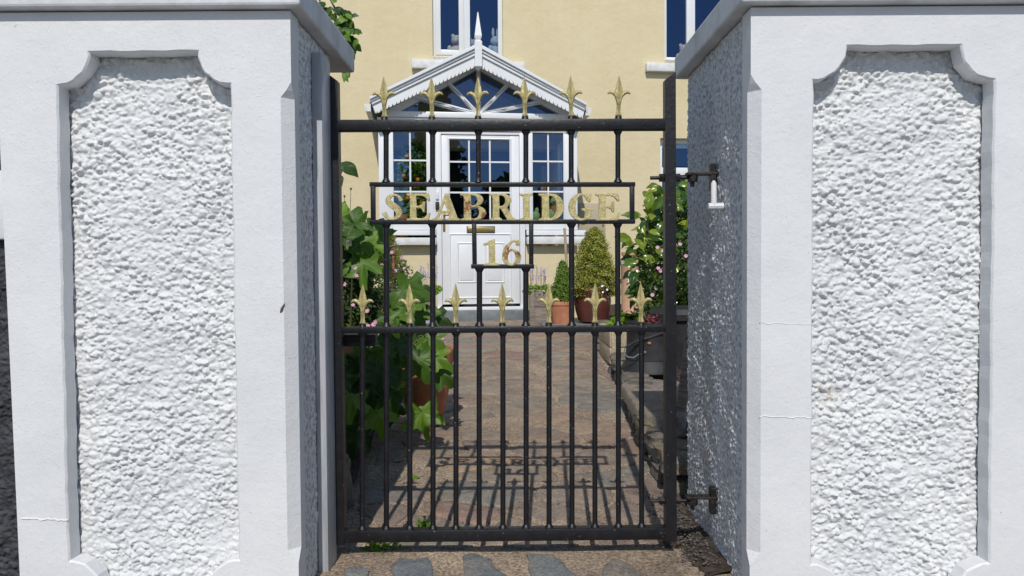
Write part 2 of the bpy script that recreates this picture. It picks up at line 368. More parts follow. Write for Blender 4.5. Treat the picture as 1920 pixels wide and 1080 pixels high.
# ------------------------------------------------------------------ ground
tag(box('ground', -60, 60, -60, 60, -0.30, -0.06, M['pavement']), kind='structure')
tag(box('pavement', -8, 8, -4.5, 1.60, -0.10, -0.035, M['pavement']), kind='structure')
def hfn(x, y, s=0):
    return (math.sin(x * 31 + s) * math.sin(y * 27 + 1.3 * s) + 0.6 * math.sin(x * 73 + y * 51) * math.sin(y * 67 - x * 22) + 0.5 * math.sin(x * 9.1 + 4) * math.sin(y * 7.3)) 
def sheet(name, xa, xb, y0, y1, zf, mat, step=0.05, amp=0.004, parent=None):
    """ground sheet between x=xa(y) and x=xb(y)"""
    ny = max(2, int((y1 - y0) / step)); vs = []; nx = max(2, int((xb((y0 + y1) / 2) - xa((y0 + y1) / 2)) / step))
    for j in range(ny + 1):
        y = y0 + (y1 - y0) * j / ny
        for i in range(nx + 1):
            x = xa(y) + (xb(y) - xa(y)) * i / nx
            vs.append((x, y, zf(x, y) + amp * hfn(x, y)))
    fs = [(j * (nx + 1) + i, j * (nx + 1) + i + 1, (j + 1) * (nx + 1) + i + 1, (j + 1) * (nx + 1) + i) for j in range(ny) for i in range(nx)]
    return mesh_obj(name, vs, fs, mat, parent, True)
xl = lambda y: -0.49 - 0.085 * max(0, y - 2.6)
xr = lambda y: 0.50 + 0.062 * max(0, y - 2.6)
path = tag(sheet('path', lambda y: xl(y) - 0.15, lambda y: xr(y) + 0.12, 1.985, 8.3, lambda x, y: gz(y), M['mortar'], 0.022, 0.0022), kind='structure')
thr = tag(sheet('threshold', lambda y: -0.60, lambda y: 0.62, 1.56, 1.98, lambda x, y: -0.004 - 0.2 * max(0, 1.62 - y), M['mortar'], 0.02, 0.002), kind='structure')
bl = tag(sheet('flower_bed', lambda y: -4.0, lambda y: xl(y) - 0.05, 2.05, 8.9, lambda x, y: gz(y) + 0.03 + 0.03 * min(1, max(0, (xl(y) - x) * 4)), M['soil'], 0.06, 0.012), kind='structure')
br = tag(sheet('flower_bed', lambda y: xr(y) + 0.02, lambda y: 4.0, 2.05, 8.9, lambda x, y: gz(y) + 0.015 + 0.05 * min(1, max(0, (x - xr(y) - .05) * 8)), M['soil'], 0.06, 0.010), kind='structure')

# paving stones: irregular cells of a jittered lattice, shrunk and chipped
def clip(poly, p, n):
    out = []
    for i in range(len(poly)):
        a, b = poly[i], poly[(i + 1) % len(poly)]; da, db = (a - p).dot(n), (b - p).dot(n)
        if da <= 0: out.append(a)
        if (da < 0 < db) or (db < 0 < da): out.append(a + (b - a) * (da / (da - db)))
    return out
def stone_mesh(poly, z0, h, seedv, tilt=(0, 0), soft=True):
    """poly: world xy outline. returns verts/faces with chipped, rounded rim"""
    r = random.Random(seedv); c = sum(poly, Vector((0, 0))) / len(poly); ring = []
    for i in range(len(poly)):
        a, b = poly[i], poly[(i + 1) % len(poly)]; L = (b - a).length; k = max(1, int(L / 0.035))
        for j in range(k):
            ring.append(a.lerp(b, j / k) + Vector((r.uniform(-1, 1), r.uniform(-1, 1))) * 0.006)
    n = len(ring); sm = ring if not soft else [(ring[i - 1] + ring[i] * 2 + ring[(i + 1) % n]) / 4 for i in range(n)]
    vs = []; fs = []
    for s, zz in ((1.0, -0.012), (0.985, h * 0.65), (0.93, h), (0.5, h)):
        for p in sm:
            q = c + (p - c) * s
            vs.append((q.x, q.y, z0(q.x, q.y) + zz + tilt[0] * (q.x - c.x) + tilt[1] * (q.y - c.y) + (r.uniform(-.0012, .0012) if zz > 0 else 0)))
    for k in range(3):
        for i in range(n): fs.append((k * n + i, k * n + (i + 1) % n, (k + 1) * n + (i + 1) % n, (k + 1) * n + i))
    vs.append((c.x, c.y, z0(c.x, c.y) + h)); 
    for i in range(n): fs.append((3 * n + i, 3 * n + (i + 1) % n, 4 * n))
    return vs, fs
pts = []
yy = 2.0; row = 0
while yy < 7.95:
    dy = rnd.uniform(0.13, 0.22) * (1 + 0.10 * (yy - 2)); x = xl(yy) - 0.1 + rnd.uniform(0, .2)
    while x < xr(yy) + 0.12:
        pts.append(Vector((x + rnd.uniform(-.04, .04), yy + rnd.uniform(-.045, .045)))); x += rnd.uniform(0.17, 0.50)
    yy += dy; row += 1
for i, p in enumerate(pts):
    if rnd.random() < 0.16: continue
    poly = [p + Vector(v) for v in ((-.4, -.3), (.4, -.3), (.4, .3), (-.4, .3))]
    for q in pts:
        if q is p or (q - p).length > 0.8: continue
        poly = clip(poly, (p + q) / 2, (q - p).normalized())
        if len(poly) < 3: break
    if len(poly) < 3: continue
    poly = clip(poly, Vector((0, 2.02)), Vector((0, -1))); 
    if len(poly) < 3: continue
    poly = clip(poly, Vector((0, 7.88)), Vector((0, 1)))
    if len(poly) < 3: continue
    c = sum(poly, Vector((0, 0))) / len(poly)
    g = rnd.uniform(0.006, 0.022); sh = []
    for v in poly:
        d = (v - c); L = d.length; sh.append(c + d * max(0.3, (L - g) / L))
    sh = [Vector((min(max(v.x, xl(v.y) - .02), xr(v.y) + .01), v.y)) for v in sh]
    xs = [v.x for v in sh]; ys = [v.y for v in sh]
    if max(xs) - min(xs) < 0.05 or max(ys) - min(ys) < 0.04: continue
    vs, fs = stone_mesh(sh, lambda x, y: gz(y), rnd.uniform(0.002, 0.009), i, (rnd.uniform(-.012, .012), rnd.uniform(-.012, .012)))
    mesh_obj('paving_stone', vs, fs, M['paving'], path, True)
# slates set in the threshold, seen cut off at the bottom of the frame
for k, pl in enumerate([[(646, 1068), (672, 1062), (692, 1072), (700, 1120), (640, 1120)], [(735, 1062), (752, 1049), (778, 1052), (798, 1046), (806, 1062), (812, 1080), (800, 1125), (733, 1120)],
    [(863, 1043), (878, 1039), (893, 1041), (906, 1046), (917, 1049), (930, 1064), (949, 1080), (965, 1130), (880, 1130), (870, 1075), (872, 1060)],
    [(986, 1042), (1010, 1040), (1033, 1043), (1045, 1050), (1056, 1057), (1068, 1070), (1088, 1083), (1095, 1130), (1005, 1130), (998, 1085), (987, 1066), (992, 1054)],
    [(1124, 1075), (1132, 1062), (1141, 1051), (1152, 1050), (1167, 1053), (1180, 1062), (1196, 1070), (1215, 1082), (1225, 1130), (1118, 1130)]]):
    poly = []
    for px, py in pl:
        r = ray(px, py); t = (-0.002 - EYE.z) / r.z; q = EYE + r * t; poly.append(Vector((q.x, max(q.y, 1.62))))
    vs, fs = stone_mesh(poly, lambda x, y: -0.003, 0.0055, 50 + k, soft=False)
    mesh_obj('slate', vs, fs, M['slate_blue'], thr, True)
# loose grit and pebbles swept to the sides
def pebble_field(name, n, fx, size, label, mat, seed):
    r = np.random.default_rng(seed); V = []; Fc = []
    base = np.array([(1, 0, 0), (-1, 0, 0), (0, 1, 0), (0, -1, 0), (0, 0, 1), (0, 0, -1)], float)
    ff = [(0, 2, 4), (2, 1, 4), (1, 3, 4), (3, 0, 4), (2, 0, 5), (1, 2, 5), (3, 1, 5), (0, 3, 5)]
    for i in range(n):
        x, y, z = fx(r); s = size * r.uniform(0.3, 1.0) ** 1.5 * np.array([r.uniform(.6, 1.2), r.uniform(.6, 1.2), r.uniform(.35, .7)])
        a = r.uniform(0, 6.28); P = base * s; P = np.c_[P[:, 0] * math.cos(a) - P[:, 1] * math.sin(a), P[:, 0] * math.sin(a) + P[:, 1] * math.cos(a), P[:, 2]] + (x, y, z)
        k = len(V); V += [tuple(p) for p in P]; Fc += [tuple(k + q for q in f) for f in ff]
    o = mesh_obj(name, V, Fc, mat); return tag(o, label, 'gravel', kind='stuff')
def gf(r):
    y = 2.0 + 4.5 * r.uniform() ** 1.6; e = abs(r.normal()) * 0.05
    x = (xr(y) - e) if r.uniform() < 0.7 else (xl(y) + e)
    return x, y, gz(y) + 0.002
pebble_field('grit', 2200, gf, 0.009, 'loose brown grit and small pebbles along the edges of the path', M['pebble'], 4)
def gf2(r):
    y = 2.0 + 5.5 * r.uniform() ** 1.3; return r.uniform(xl(y), xr(y)), y, gz(y) + 0.0045
pebble_field('grit', 7000, gf2, 0.0045, 'fine pale grit scattered over the slate path behind the gate', M['pebble'], 5)

# ------------------------------------------------------------------ gate pillars
PF, RD = 1.66, 0.042                     # front face distance and recess depth
CAPZ = 1.325
def pillar(name, sign, xin, xout, hole, yback, capx, label, chz, mats, capb):
    """sign: +1 the opening lies on the +x side (left pillar)"""
    t = thing(name, ((xin + xout) / 2, (PF + yback) / 2, 0), label, 'gate pillar', 'white roughcast gate pillars')
    ox, oy = t.location.x, t.location.y
    hx0, hx1, hz0, hz1, R = hole
    def loop(grow, n=9):
        r = R - grow; p = []; a0 = math.asin(grow / r)
        for cx, cz in ((hx0, hz0), (hx1, hz0), (hx1, hz1), (hx0, hz1)):
            sx = 1 if cx == hx0 else -1; sz = 1 if cz == hz0 else -1
            arc = [Vector((cx + sx * r * math.cos(a), cz + sz * r * math.sin(a))) for a in [-a0 + (PI / 2 + 2 * a0) * i / n for i in range(n + 1)]]
            if (cx == hx0) == (cz == hz0): arc = arc[::-1]
            if p:
                a_, b_ = p[-1], arc[0]; k_ = 34 if abs(b_.y - a_.y) > abs(b_.x - a_.x) else 10; p += [a_.lerp(b_, j / k_) for j in range(1, k_)]
            p += arc
        a_, b_ = p[-1], p[0]; k_ = 34 if abs(b_.y - a_.y) > abs(b_.x - a_.x) else 10; p += [a_.lerp(b_, j / k_) for j in range(1, k_)]
        for i, q in enumerate(p):
            q.x += .0011 * math.sin(i * 2.3 + sign) + .0008 * math.sin(i * .61 + 2) ; q.y += .0009 * math.sin(i * 1.9 + 1 + sign) + .0008 * math.sin(i * .47)
        return p
    hl = loop(0.0); hg = loop(0.0035)
    e = 0.024; sg = sign                     # chamfer width
    zb, zt = -0.05, CAPZ - 0.0038; c0, c1 = chz
    xe = lambda k: xin - sg * k
    outer = [(xout, zb), (xe(0), zb), (xe(0), c0 - 0.02), (xe(e), c0 + 0.01), (xe(e), c1 - 0.012), (xe(e * .45), c1 + 0.004), (xe(0), c1 + 0.022), (xe(0), zt), (xout, zt)]
    if sg > 0: outer = [(x + (.027 if z == zb else 0) * (x == xout), z) for x, z in outer]
    if sg < 0: outer = outer[::-1]
    bm = bmesh.new(); 
    O2 = [Vector((x, z)) for x, z in outer]
    tri = geometry.tessellate_polygon([[Vector((p.x, p.y, 0)) for p in O2], [Vector((p.x, p.y, 0)) for p in hg]])
    allp = O2 + hg
    vs = [bm.verts.new((p.x - ox, PF - oy, p.y)) for p in allp]
    for f in tri:
        try: bm.faces.new([vs[i] for i in f])
        except Exception: pass
    n = len(hg); g0 = vs[len(O2):]
    l1 = [bm.verts.new((p.x - ox, PF + 0.004 - oy, p.y)) for p in hl]; l2 = [bm.verts.new((p.x - ox, PF + RD - oy, p.y)) for p in hl]
    for A, B in ((g0, l1), (l1, l2)):
        for i in range(n): bm.faces.new((A[i], A[(i + 1) % n], B[(i + 1) % n], B[i]))
    # outer sides with stopped chamfer
    m = len(O2); back = []
    for i, p in enumerate(O2):
        k = abs(p.x - xin); dz = 0
        back.append(bm.verts.new(((xin if k < e + 1e-4 else p.x) - ox, PF + (k if k < e + 1e-4 else 0) + 1e-5 - oy, p.y)))
    bk2 = [bm.verts.new((v.co.x, PF + 0.06 - oy, v.co.z)) for v in back]
    for A, B in ((vs[:m], back), (back, bk2)):
        for i in range(m):
            try: bm.faces.new((A[i], A[(i + 1) % m], B[(i + 1) % m], B[i]))
            except Exception: pass
    fr = bm_obj('face_frame', bm, M['paint'], t, False)
    # solid core behind
    xi = xin - sg * 0.008
    a, b = sorted((xi, xout + .03 * sg))
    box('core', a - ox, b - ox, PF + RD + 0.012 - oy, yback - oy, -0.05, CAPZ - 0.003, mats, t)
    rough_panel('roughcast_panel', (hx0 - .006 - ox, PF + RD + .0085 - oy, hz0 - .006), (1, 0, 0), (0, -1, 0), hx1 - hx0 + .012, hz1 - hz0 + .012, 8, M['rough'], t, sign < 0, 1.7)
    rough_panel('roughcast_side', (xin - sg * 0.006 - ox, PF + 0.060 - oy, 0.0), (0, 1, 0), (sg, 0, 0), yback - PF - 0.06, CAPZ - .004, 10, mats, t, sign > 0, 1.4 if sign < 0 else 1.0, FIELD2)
    # capstone with overhang and pitched top
    bm = bmesh.new(); cx0, cx1 = sorted((capx, xout - sg * 0.03)); cy0, cy1 = PF - 0.026, capb
    bx(bm, cx0 - ox, cx1 - ox, cy0 - oy, cy1 - oy, CAPZ, CAPZ + 0.066, 0.006)
    v = [bm.verts.new(q) for q in ((cx0 - ox + .006, cy0 - oy + .006, CAPZ + .0655), (cx1 - ox - .006, cy0 - oy + .006, CAPZ + .0655), (cx1 - ox - .006, cy1 - oy - .006, CAPZ + .0655), (cx0 - ox + .006, cy1 - oy - .006, CAPZ + .0655), ((cx0 + cx1) / 2 - ox, (cy0 + cy1) / 2 - oy, CAPZ + .15))]
    for i in range(4): bm.faces.new((v[i], v[(i + 1) % 4], v[4]))
    bm_obj('capstone', bm, M['cap'], t, False)
    return t
def hole_from(pl, pr, pt, pb, r):
    a = at(pl, 600, PF); b = at(pr, 600, PF); c = at((pl + pr) / 2, pt, PF); d = at((pl + pr) / 2, pb, PF)
    return (a.x, b.x, d.z, c.z, r)
chz = (at(552, 1040, PF).z, at(548, 172, PF).z)
XL, XR = -0.484, 0.530
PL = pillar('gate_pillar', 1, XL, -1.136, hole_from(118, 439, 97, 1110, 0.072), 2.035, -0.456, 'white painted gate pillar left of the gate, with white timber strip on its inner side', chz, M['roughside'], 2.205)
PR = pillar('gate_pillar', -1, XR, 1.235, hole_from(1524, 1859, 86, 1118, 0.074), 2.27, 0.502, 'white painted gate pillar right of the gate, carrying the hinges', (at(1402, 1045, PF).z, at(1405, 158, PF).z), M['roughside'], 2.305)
# hairline cracks: thin raised seams of paint
def crack(p, parent, px0, px1, py, seed, width=0.0011):
    r = random.Random(seed); a = at(px0, py, PF); b = at(px1, py + 2, PF); n = 14; q = []
    for i in range(n + 1):
        v = a.lerp(b, i / n); q.append(Vector((v.x, PF - 0.0002, v.z + r.uniform(-.002, .002))) - Vector((parent.location.x, parent.location.y, 0)))
    bm = bmesh.new(); tube(bm, q, width, 5); bm_obj('crack_ridge', bm, M['paint'], parent, True)
crack(None, PR, 1424, 1522, 781, 1, .0014); crack(None, PR, 1424, 1526, 606, 2, .0008); crack(None, PL, 40, 128, 973, 5, .0022)

# white timber strip between pillar and gate
tw = box('timber_strip', XL - .004, -0.4625, 1.842, 1.93, -0.04, 1.283, M['timber_white'], None, 0.003)
tag(tw, 'white painted timber strip fixed upright to the left pillar beside the gate', 'timber strip')

# low boundary wall left of the left pillar
bw = thing('boundary_wall', (-2.0, 1.86, 0), 'dark roughcast boundary wall with white coping at the left edge', 'wall')
zc0, zc1 = at(4, 450, 1.80).z, at(4, 322, 1.80).z
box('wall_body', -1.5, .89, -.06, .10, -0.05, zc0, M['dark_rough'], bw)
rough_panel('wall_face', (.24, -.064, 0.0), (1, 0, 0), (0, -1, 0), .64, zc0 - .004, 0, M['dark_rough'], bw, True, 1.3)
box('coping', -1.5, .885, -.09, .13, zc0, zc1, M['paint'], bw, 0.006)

# ------------------------------------------------------------------ the gate
GY = 1.94
gp = at(942, 1003, GY)
gate = thing('garden_gate', (gp.x, GY, 0), 'black wrought iron garden gate with gold spearheads and gold lettering', 'gate')
def gl(px, py, Y=GY):
    p = at(px, py, Y); return Vector((p.x - gp.x, Y - GY, p.z))
def gbar(name, a, b, rad, n=10):
    bm = bmesh.new(); d = (b - a); k = 5
    tube(bm, [a.lerp(b, i / k) for i in range(k + 1)], rad, n, True)
    for p, s in ((a, 1), (b, -1)):       # weld bead at each end
        dd = d.normalized() * s
        tube(bm, [p, p + dd * .003, p + dd * .007, p + dd * 0.011], [rad * 1.7, rad * 1.6, rad * 1.2, rad * 0.98], n)
    return bm_obj(name, bm, M['iron'], gate, True)
def flat(name, a, b, hh, hd, bev=0.003):
    """square section between two points"""
    bm = bmesh.new(); d = (b - a); L = d.length; q = d.to_track_quat('X', 'Z').to_matrix()
    bx(bm, 0, L, -hd, hd, -hh, hh, bev)
    for v in bm.verts: v.co = a + q @ v.co
    return bm_obj(name, bm, M['iron'], gate, True)
pxm = GY / F
# stiles with slanted tops
def stile(x0t, x1t, x0b, x1b, y0, y1, yb, lo_left):
    bm = bmesh.new()
    P = [gl(x0b, yb), gl(x1b, yb), gl(x1t, y1), gl(x0t, y0)]
    prism(bm, [(p.x, p.z) for p in P], -0.014, 0.014)
    bmesh.ops.bevel(bm, geom=[e for e in bm.edges if e.calc_length() > .02 and len(e.link_faces) == 2 and e.calc_face_angle(0) > 1.0], offset=0.003, segments=2, affect='EDGES')
    bm_obj('stile', bm, M['iron'], gate, True)
stile(616, 635, 630, 649, 140, 154, 1018, True)
stile(1245, 1265, 1246, 1267, 152, 137, 1012, False)
flat('top_rail', gl(634, 236.5), gl(1247, 234), 10.3 * pxm, 0.0145)
flat('middle_rail', gl(642, 619), gl(1248, 615.5), 6.2 * pxm, 0.011)
flat('bottom_rail', gl(646, 1003.5), gl(1248, 997.5), 11.5 * pxm, 0.0145)
# name frame and number frame
for a, b in (((697, 346), (1187, 346)), ((697, 416.5), (1187, 415.5)), ((887, 499.5), (998, 499.5))):
    flat('frame_bar', gl(*a) + Vector((-.005, 0, 0)), gl(*b) + Vector((.005, 0, 0)), 4.2 * pxm, 0.008, .002)
for a, b in (((699.5, 349), (700, 414)), ((1185, 349), (1185, 413)), ((889, 419), (890, 496)), ((996, 419), (996, 496))):
    flat('frame_bar', gl(*a), gl(*b), 4.2 * pxm, 0.0078, .002)
def Yat(x, yl, yr): return yl + (yr - yl) * (x - 640) / 607
for x in (724, 811, 897, 986, 1071, 1158.5):
    gbar('bar', gl(x, 246), gl(x, 342), 4.9 * pxm)
for x in (724.5, 811, 1071.5, 1158):
    gbar('bar', gl(x, 420), gl(x + .5, Yat(x, 613, 610)), 5.3 * pxm)
for x in (899, 986): gbar('bar', gl(x, 503), gl(x, 611), 5.3 * pxm)
LX = (679.5, 724.5, 768.5, 812, 855, 898.5, 943, 986.5, 1029.5, 1072.5, 1115.5, 1159.5, 1203)
for x in LX: gbar('bar', gl(x, Yat(x, 625, 621)), gl(x, Yat(x, 993, 987)), 5.0 * pxm)

# cast spearhead: diamond blade, two curled side leaves, fluted stem and collar
def finial_mesh():
    bm = bmesh.new(); s = 1 / 721 / 5.4                     # zoomed pixels to metres
    def dia(z, w, d):
        return [bm.verts.new(q) for q in ((-w, 0, z), (-w * .45, -d * .55, z), (-w * .10, -d * .72, z), (0, -d, z), (w * .10, -d * .72, z), (w * .45, -d * .55, z), (w, 0, z), (0, d, z))]
    prof = [(0, 22, 20), (8, 31, 30), (20, 32, 31), (27, 24, 22), (60, 20, 18), (120, 22, 18), (165, 30, 20), (195, 42, 22), (215, 46, 24), (245, 44, 24), (262, 38, 22), (300, 30, 18), (350, 18, 13), (390, 7, 8), (408, 2, 2)]
    R = [dia(z * s, ww * s, d * s) for z, ww, d in prof]
    for a, b in zip(R, R[1:]):
        for i in range(8): bm.faces.new((a[i], a[(i + 1) % 8], b[(i + 1) % 8], b[i]))
    bm.faces.new(R[0][::-1]); bm.faces.new(R[-1])
    for sg in (-1, 1):
        pts = [(8, 120), (16, 165), (28, 200), (48, 226), (72, 240), (94, 238), (108, 226), (112, 219)]
        rad = [5, 10, 15, 19, 19, 15, 9, 3]
        tube(bm, [(sg * x * s, -14 * s, z * s) for x, z in pts], [q * s for q in rad], 8)
    bmesh.ops.recalc_face_normals(bm, faces=bm.faces)
    me = bpy.data.meshes.new('spearhead'); bm.to_mesh(me); bm.free(); me.materials.append(M['gold'])
    me.polygons.foreach_set('use_smooth', [True] * len(me.polygons))
    try: me.set_sharp_from_angle(angle=math.radians(50))
    except Exception: pass
    return me
FM = finial_mesh()
def collar(p):
    bm = bmesh.new(); tube(bm, [p, p + Vector((0, 0, .004)), p + Vector((0, 0, .012))], [.0125, .0095, .0085], 10); return bm_obj('weld_collar', bm, M['iron'], gate, True)
rf = random.Random(3)
for xs, yb in (((721, 810, 896.5, 984.5, 1071, 1159.5), 219.5), ((680, 768, 854.5, 942, 1029, 1115.5, 1202), 606.5)):
    for x in xs:
        y = yb + (-1.5 * (x - 940) / 300)
        b = gl(x, y); o = link(bpy.data.objects.new('spearhead', FM), gate); o.location = b
        o.rotation_euler = (0, rf.uniform(-.02, .02), rf.uniform(-.25, .25))
        collar(gl(x, y + 8))

# raised letters
def arc(cx, cy, rx, ry, a0, a1, n=12):
    return [(cx + rx * math.cos(math.radians(a0 + (a1 - a0) * i / n)), cy + ry * math.sin(math.radians(a0 + (a1 - a0) * i / n))) for i in range(n + 1)]
def stroke(path, ws):
    P = [Vector(p) for p in path]; out = []; 
    def cr(A, t):
        n = len(A) - 1; i = min(int(t), n - 1); f = t - i
        a, b, c, d = A[max(i - 1, 0)], A[i], A[i + 1], A[min(i + 2, n)]
        return 0.5 * ((2 * b) + (c - a) * f + (2 * a - 5 * b + 4 * c - d) * f * f + (3 * b - a - 3 * c + d) * f ** 3)
    N = 44; L = []; Rr = []
    for i in range(N + 1):
        t = (len(P) - 1) * i / N; p = cr(P, t); d = (cr(P, min(t + .02, len(P) - 1)) - cr(P, max(t - .02, 0))).normalized(); w = cr(ws, t) / 2
        q = Vector((-d.y, d.x)); L.append(p + q * w); Rr.append(p - q * w)
    return [tuple(v) for v in L + Rr[::-1]]
G = {}
G['I'] = [[(0, 0), (.50, 0), (.50, .05), (.39, .09), (.37, .14), (.37, .86), (.39, .91), (.50, .95), (.50, 1), (0, 1), (0, .95), (.11, .91), (.13, .86), (.13, .14), (.11, .09), (0, .05)]]
G['E'] = [[(0, 0), (.82, 0), (.90, .27), (.85, .29), (.70, .12), (.60, .07), (.40, .07), (.36, .11), (.36, .47), (.48, .47), (.58, .42), (.63, .31), (.69, .31), (.69, .70), (.63, .70), (.58, .60), (.48, .54), (.36, .54), (.36, .93), (.56, .93), (.70, .88), (.83, .72), (.89, .73), (.84, 1), (0, 1), (0, .95), (.11, .91), (.13, .86), (.13, .12), (.11, .08), (0, .05)]]
G['A'] = [[(0, 0), (.34, 0), (.34, .05), (.25, .08), (.23, .13), (.28, .28), (.57, .28), (.62, .12), (.60, .07), (.53, .05), (.53, 0), (.98, 0), (.98, .05), (.90, .09), (.58, 1.0), (.46, 1.0), (.14, .14), (.08, .08), (0, .05)], [(.31, .35), (.54, .35), (.43, .69)]]
G['B'] = [[(0, 0)] + arc(.55, .27, .39, .27, -90, 78) + arc(.51, .765, .33, .235, -62, 90) + [(0, 1), (0, .95), (.11, .91), (.13, .86), (.13, .12), (.11, .08), (0, .05)],
          [(.38, .06)] + arc(.50, .27, .19, .21, -90, 90) + [(.38, .48)], [(.38, .55)] + arc(.47, .745, .155, .195, -90, 90) + [(.38, .94)]]
G['R'] = [[(0, 0), (.48, 0), (.48, .05), (.40, .09), (.38, .14), (.38, .45), (.45, .43), (.70, 0), (1.0, 0), (1.0, .05), (.92, .09), (.69, .48)] + arc(.50, .755, .35, .245, -45, 90) + [(0, 1), (0, .95), (.11, .91), (.13, .86), (.13, .14), (.11, .09), (0, .05)],
          [(.38, .53)] + arc(.46, .735, .165, .205, -90, 90) + [(.38, .94)]]
G['D'] = [[(0, 0)] + arc(.44, .5, .50, .5, -90, 90, 20) + [(0, 1), (0, .95), (.11, .91), (.13, .86), (.13, .14), (.11, .09), (0, .05)], [(.38, .07)] + arc(.42, .5, .25, .43, -90, 90, 16) + [(.38, .93)]]
G['G'] = [arc(.50, .5, .50, .51, 52, 304, 26) + [(.88, .15), (.88, .34), (.97, .39), (.97, .44), (.52, .44), (.52, .39), (.64, .34), (.64, .14), (.60, .09)] + arc(.53, .5, .27, .44, 288, 66, 22) + [(.72, .76), (.82, .68), (.86, .70), (.90, .98), (.84, .99)]]
G['S'] = [stroke([(.66, .73), (.60, .86), (.47, .945), (.32, .93), (.21, .82), (.23, .68), (.36, .56), (.50, .44), (.58, .30), (.53, .13), (.38, .055), (.22, .07), (.12, .15), (.05, .29)], [.13, .10, .07, .09, .15, .20, .23, .235, .22, .15, .08, .08, .12, .14])]
G['1'] = [[(0, 0), (.58, 0), (.58, .05), (.45, .08), (.42, .13), (.42, 1.0), (.36, 1.0), (.0, .84), (.0, .77), (.16, .80), (.2, .76), (.2, .13), (.17, .08), (0, .05)]]
G['6'] = [[(.68, .84), (.70, .92), (.62, .99), (.50, 1.0), (.33, .95), (.17, .82), (.06, .65), (0, .42)] + arc(.36, .32, .36, .325, 165, 455, 26) + [(.25, .60), (.27, .74), (.36, .88), (.48, .94), (.53, .90), (.52, .82), (.58, .77), (.64, .78)], arc(.365, .315, .155, .265, 0, 345, 20)]
def letter(ch, x0, x1, yt, yb, mat):
    a = gl(x0, yb); b = gl(x1, yt); cu = bpy.data.curves.new('letter', 'CURVE'); cu.dimensions = '2D'; cu.fill_mode = 'BOTH'
    xm = max(p[0] for s_ in G[ch] for p in s_); xn = min(p[0] for s_ in G[ch] for p in s_)
    wd, ht = b.x - a.x, b.z - a.z
    for s_ in G[ch]:
        sp = cu.splines.new('POLY'); sp.points.add(len(s_) - 1); sp.use_cyclic_u = True
        for i, (x, y) in enumerate(s_): sp.points[i].co = ((x - xn) / (xm - xn) * wd, y * ht, 0, 1)
    cu.extrude = 0.0035; cu.bevel_depth = 0.0012; cu.bevel_resolution = 1; cu.offset = -0.0006
    tmp = bpy.data.objects.new('tmp', cu); C.objects.link(tmp)
    dg = bpy.context.evaluated_depsgraph_get(); me = bpy.data.meshes.new_from_object(tmp.evaluated_get(dg))
    bpy.data.objects.remove(tmp); me.materials.clear(); me.materials.append(mat)
    o = link(bpy.data.objects.new('letter' if ch.isalpha() else 'numeral', me), gate)
    o.location = a + Vector((0, -0.004, 0)); o.rotation_euler = (PI / 2, 0, 0)
    return o
LT = [('S', 717.5, 755.5), ('E', 763.5, 807), ('A', 812, 861.5), ('B', 864, 911), ('R', 918, 965.5), ('I', 975, 998.5), ('D', 1010, 1057), ('G', 1066, 1111.5), ('E', 1116.5, 1161)]
for k, (ch, x0, x1) in enumerate(LT):
    letter(ch, x0, x1, 363.5, 413.5, M['gold_rust'] if k in (3,) else M['gold_letter'])
letter('1', 907, 936, 449, 497.8, M['gold_letter']); letter('6', 942, 976.5, 450, 498, M['gold_rust'])

# hinges: threaded rod through the stile, nuts, eye, and a plate in the wall (all move with or hold the gate)
def hinge(y, z_off):
    a = gl(1221, y); b = gl(1300, y - .5); h = thing('gate_hinge', (gp.x + b.x, GY + .006, b.z), 'black threaded gate hinge at the ' + ('top' if y < 500 else 'bottom') + ' of the right pillar', 'hinge', 'gate hinges')
    sx = lambda px: at(px, y, GY).x - h.location.x
    bm = bmesh.new(); tube(bm, [(sx(1220), 0, 0), (sx(1300), 0, 0)], .0048, 8); bm_obj('threaded_rod', bm, M['rusty_iron'], h, True)
    for x0, x1 in ((1237, 1246), (1267.5, 1276)):
        bm = bmesh.new(); tube(bm, [(sx(x0), 0, 0), (sx(x1), 0, 0)], .0105, 6); bm_obj('nut', bm, M['rusty_iron'], h)
    bm = bmesh.new(); tube(bm, [(sx(1300), 0, -.011), (sx(1300), 0, .008)], .0125, 12); bm_obj('eye', bm, M['rusty_iron'], h, True)
    bm = bmesh.new(); tube(bm, [(sx(1299), 0, -.024), (sx(1299), 0, .014)], .0055, 8); bm_obj('pin', bm, M['rusty_iron'], h, True)
    bx(bm := bmesh.new(), sx(1287), XR + .004 - h.location.x, -.014, .014, .006, .0125, .001); bm_obj('bracket_arm', bm, M['rusty_iron'], h)
    bx(bm := bmesh.new(), XR - .014 - h.location.x, XR + .0 - h.location.x, -.013, .013, -.034, .036, .002); bm_obj('wall_plate', bm, M['rusty_iron'], h)
    return h
hinge(333, 0); hinge(940, 0)
# white painted pintle left in the wall below the top hinge
p = at(1322, 384, 1.86); pt = thing('old_hinge_pin', (XR - .018, 1.88, p.z), 'old hinge pin painted white into the right pillar below the top hinge', 'hinge pin')
bm = bmesh.new(); tube(bm, [(-.004, 0, 0), (-.004, 0, .055), (-.004, 0, .062)], [.0075, .007, .003], 10); bm_obj('pin', bm, M['paint'], pt, True)
bm = bmesh.new(); tube(bm, [(-.018, 0, -.002), (.02, 0, -.002)], [.008, .0085], 8); bm_obj('shank', bm, M['paint'], pt, True)
# latch keep behind the left of the gate
a, b = at(640, 648, 1.99), at(706, 626, 1.99)
lk = box('latch_box', a.x, b.x, 1.972, 2.0, a.z, b.z, M['black'], None, .002); tag(lk, 'flat black latch box behind the middle rail at the left of the gate', 'latch')
lk2 = box('cover_lip', a.x, b.x, 1.968, 1.972, a.z, a.z + .012, M['iron'], lk)

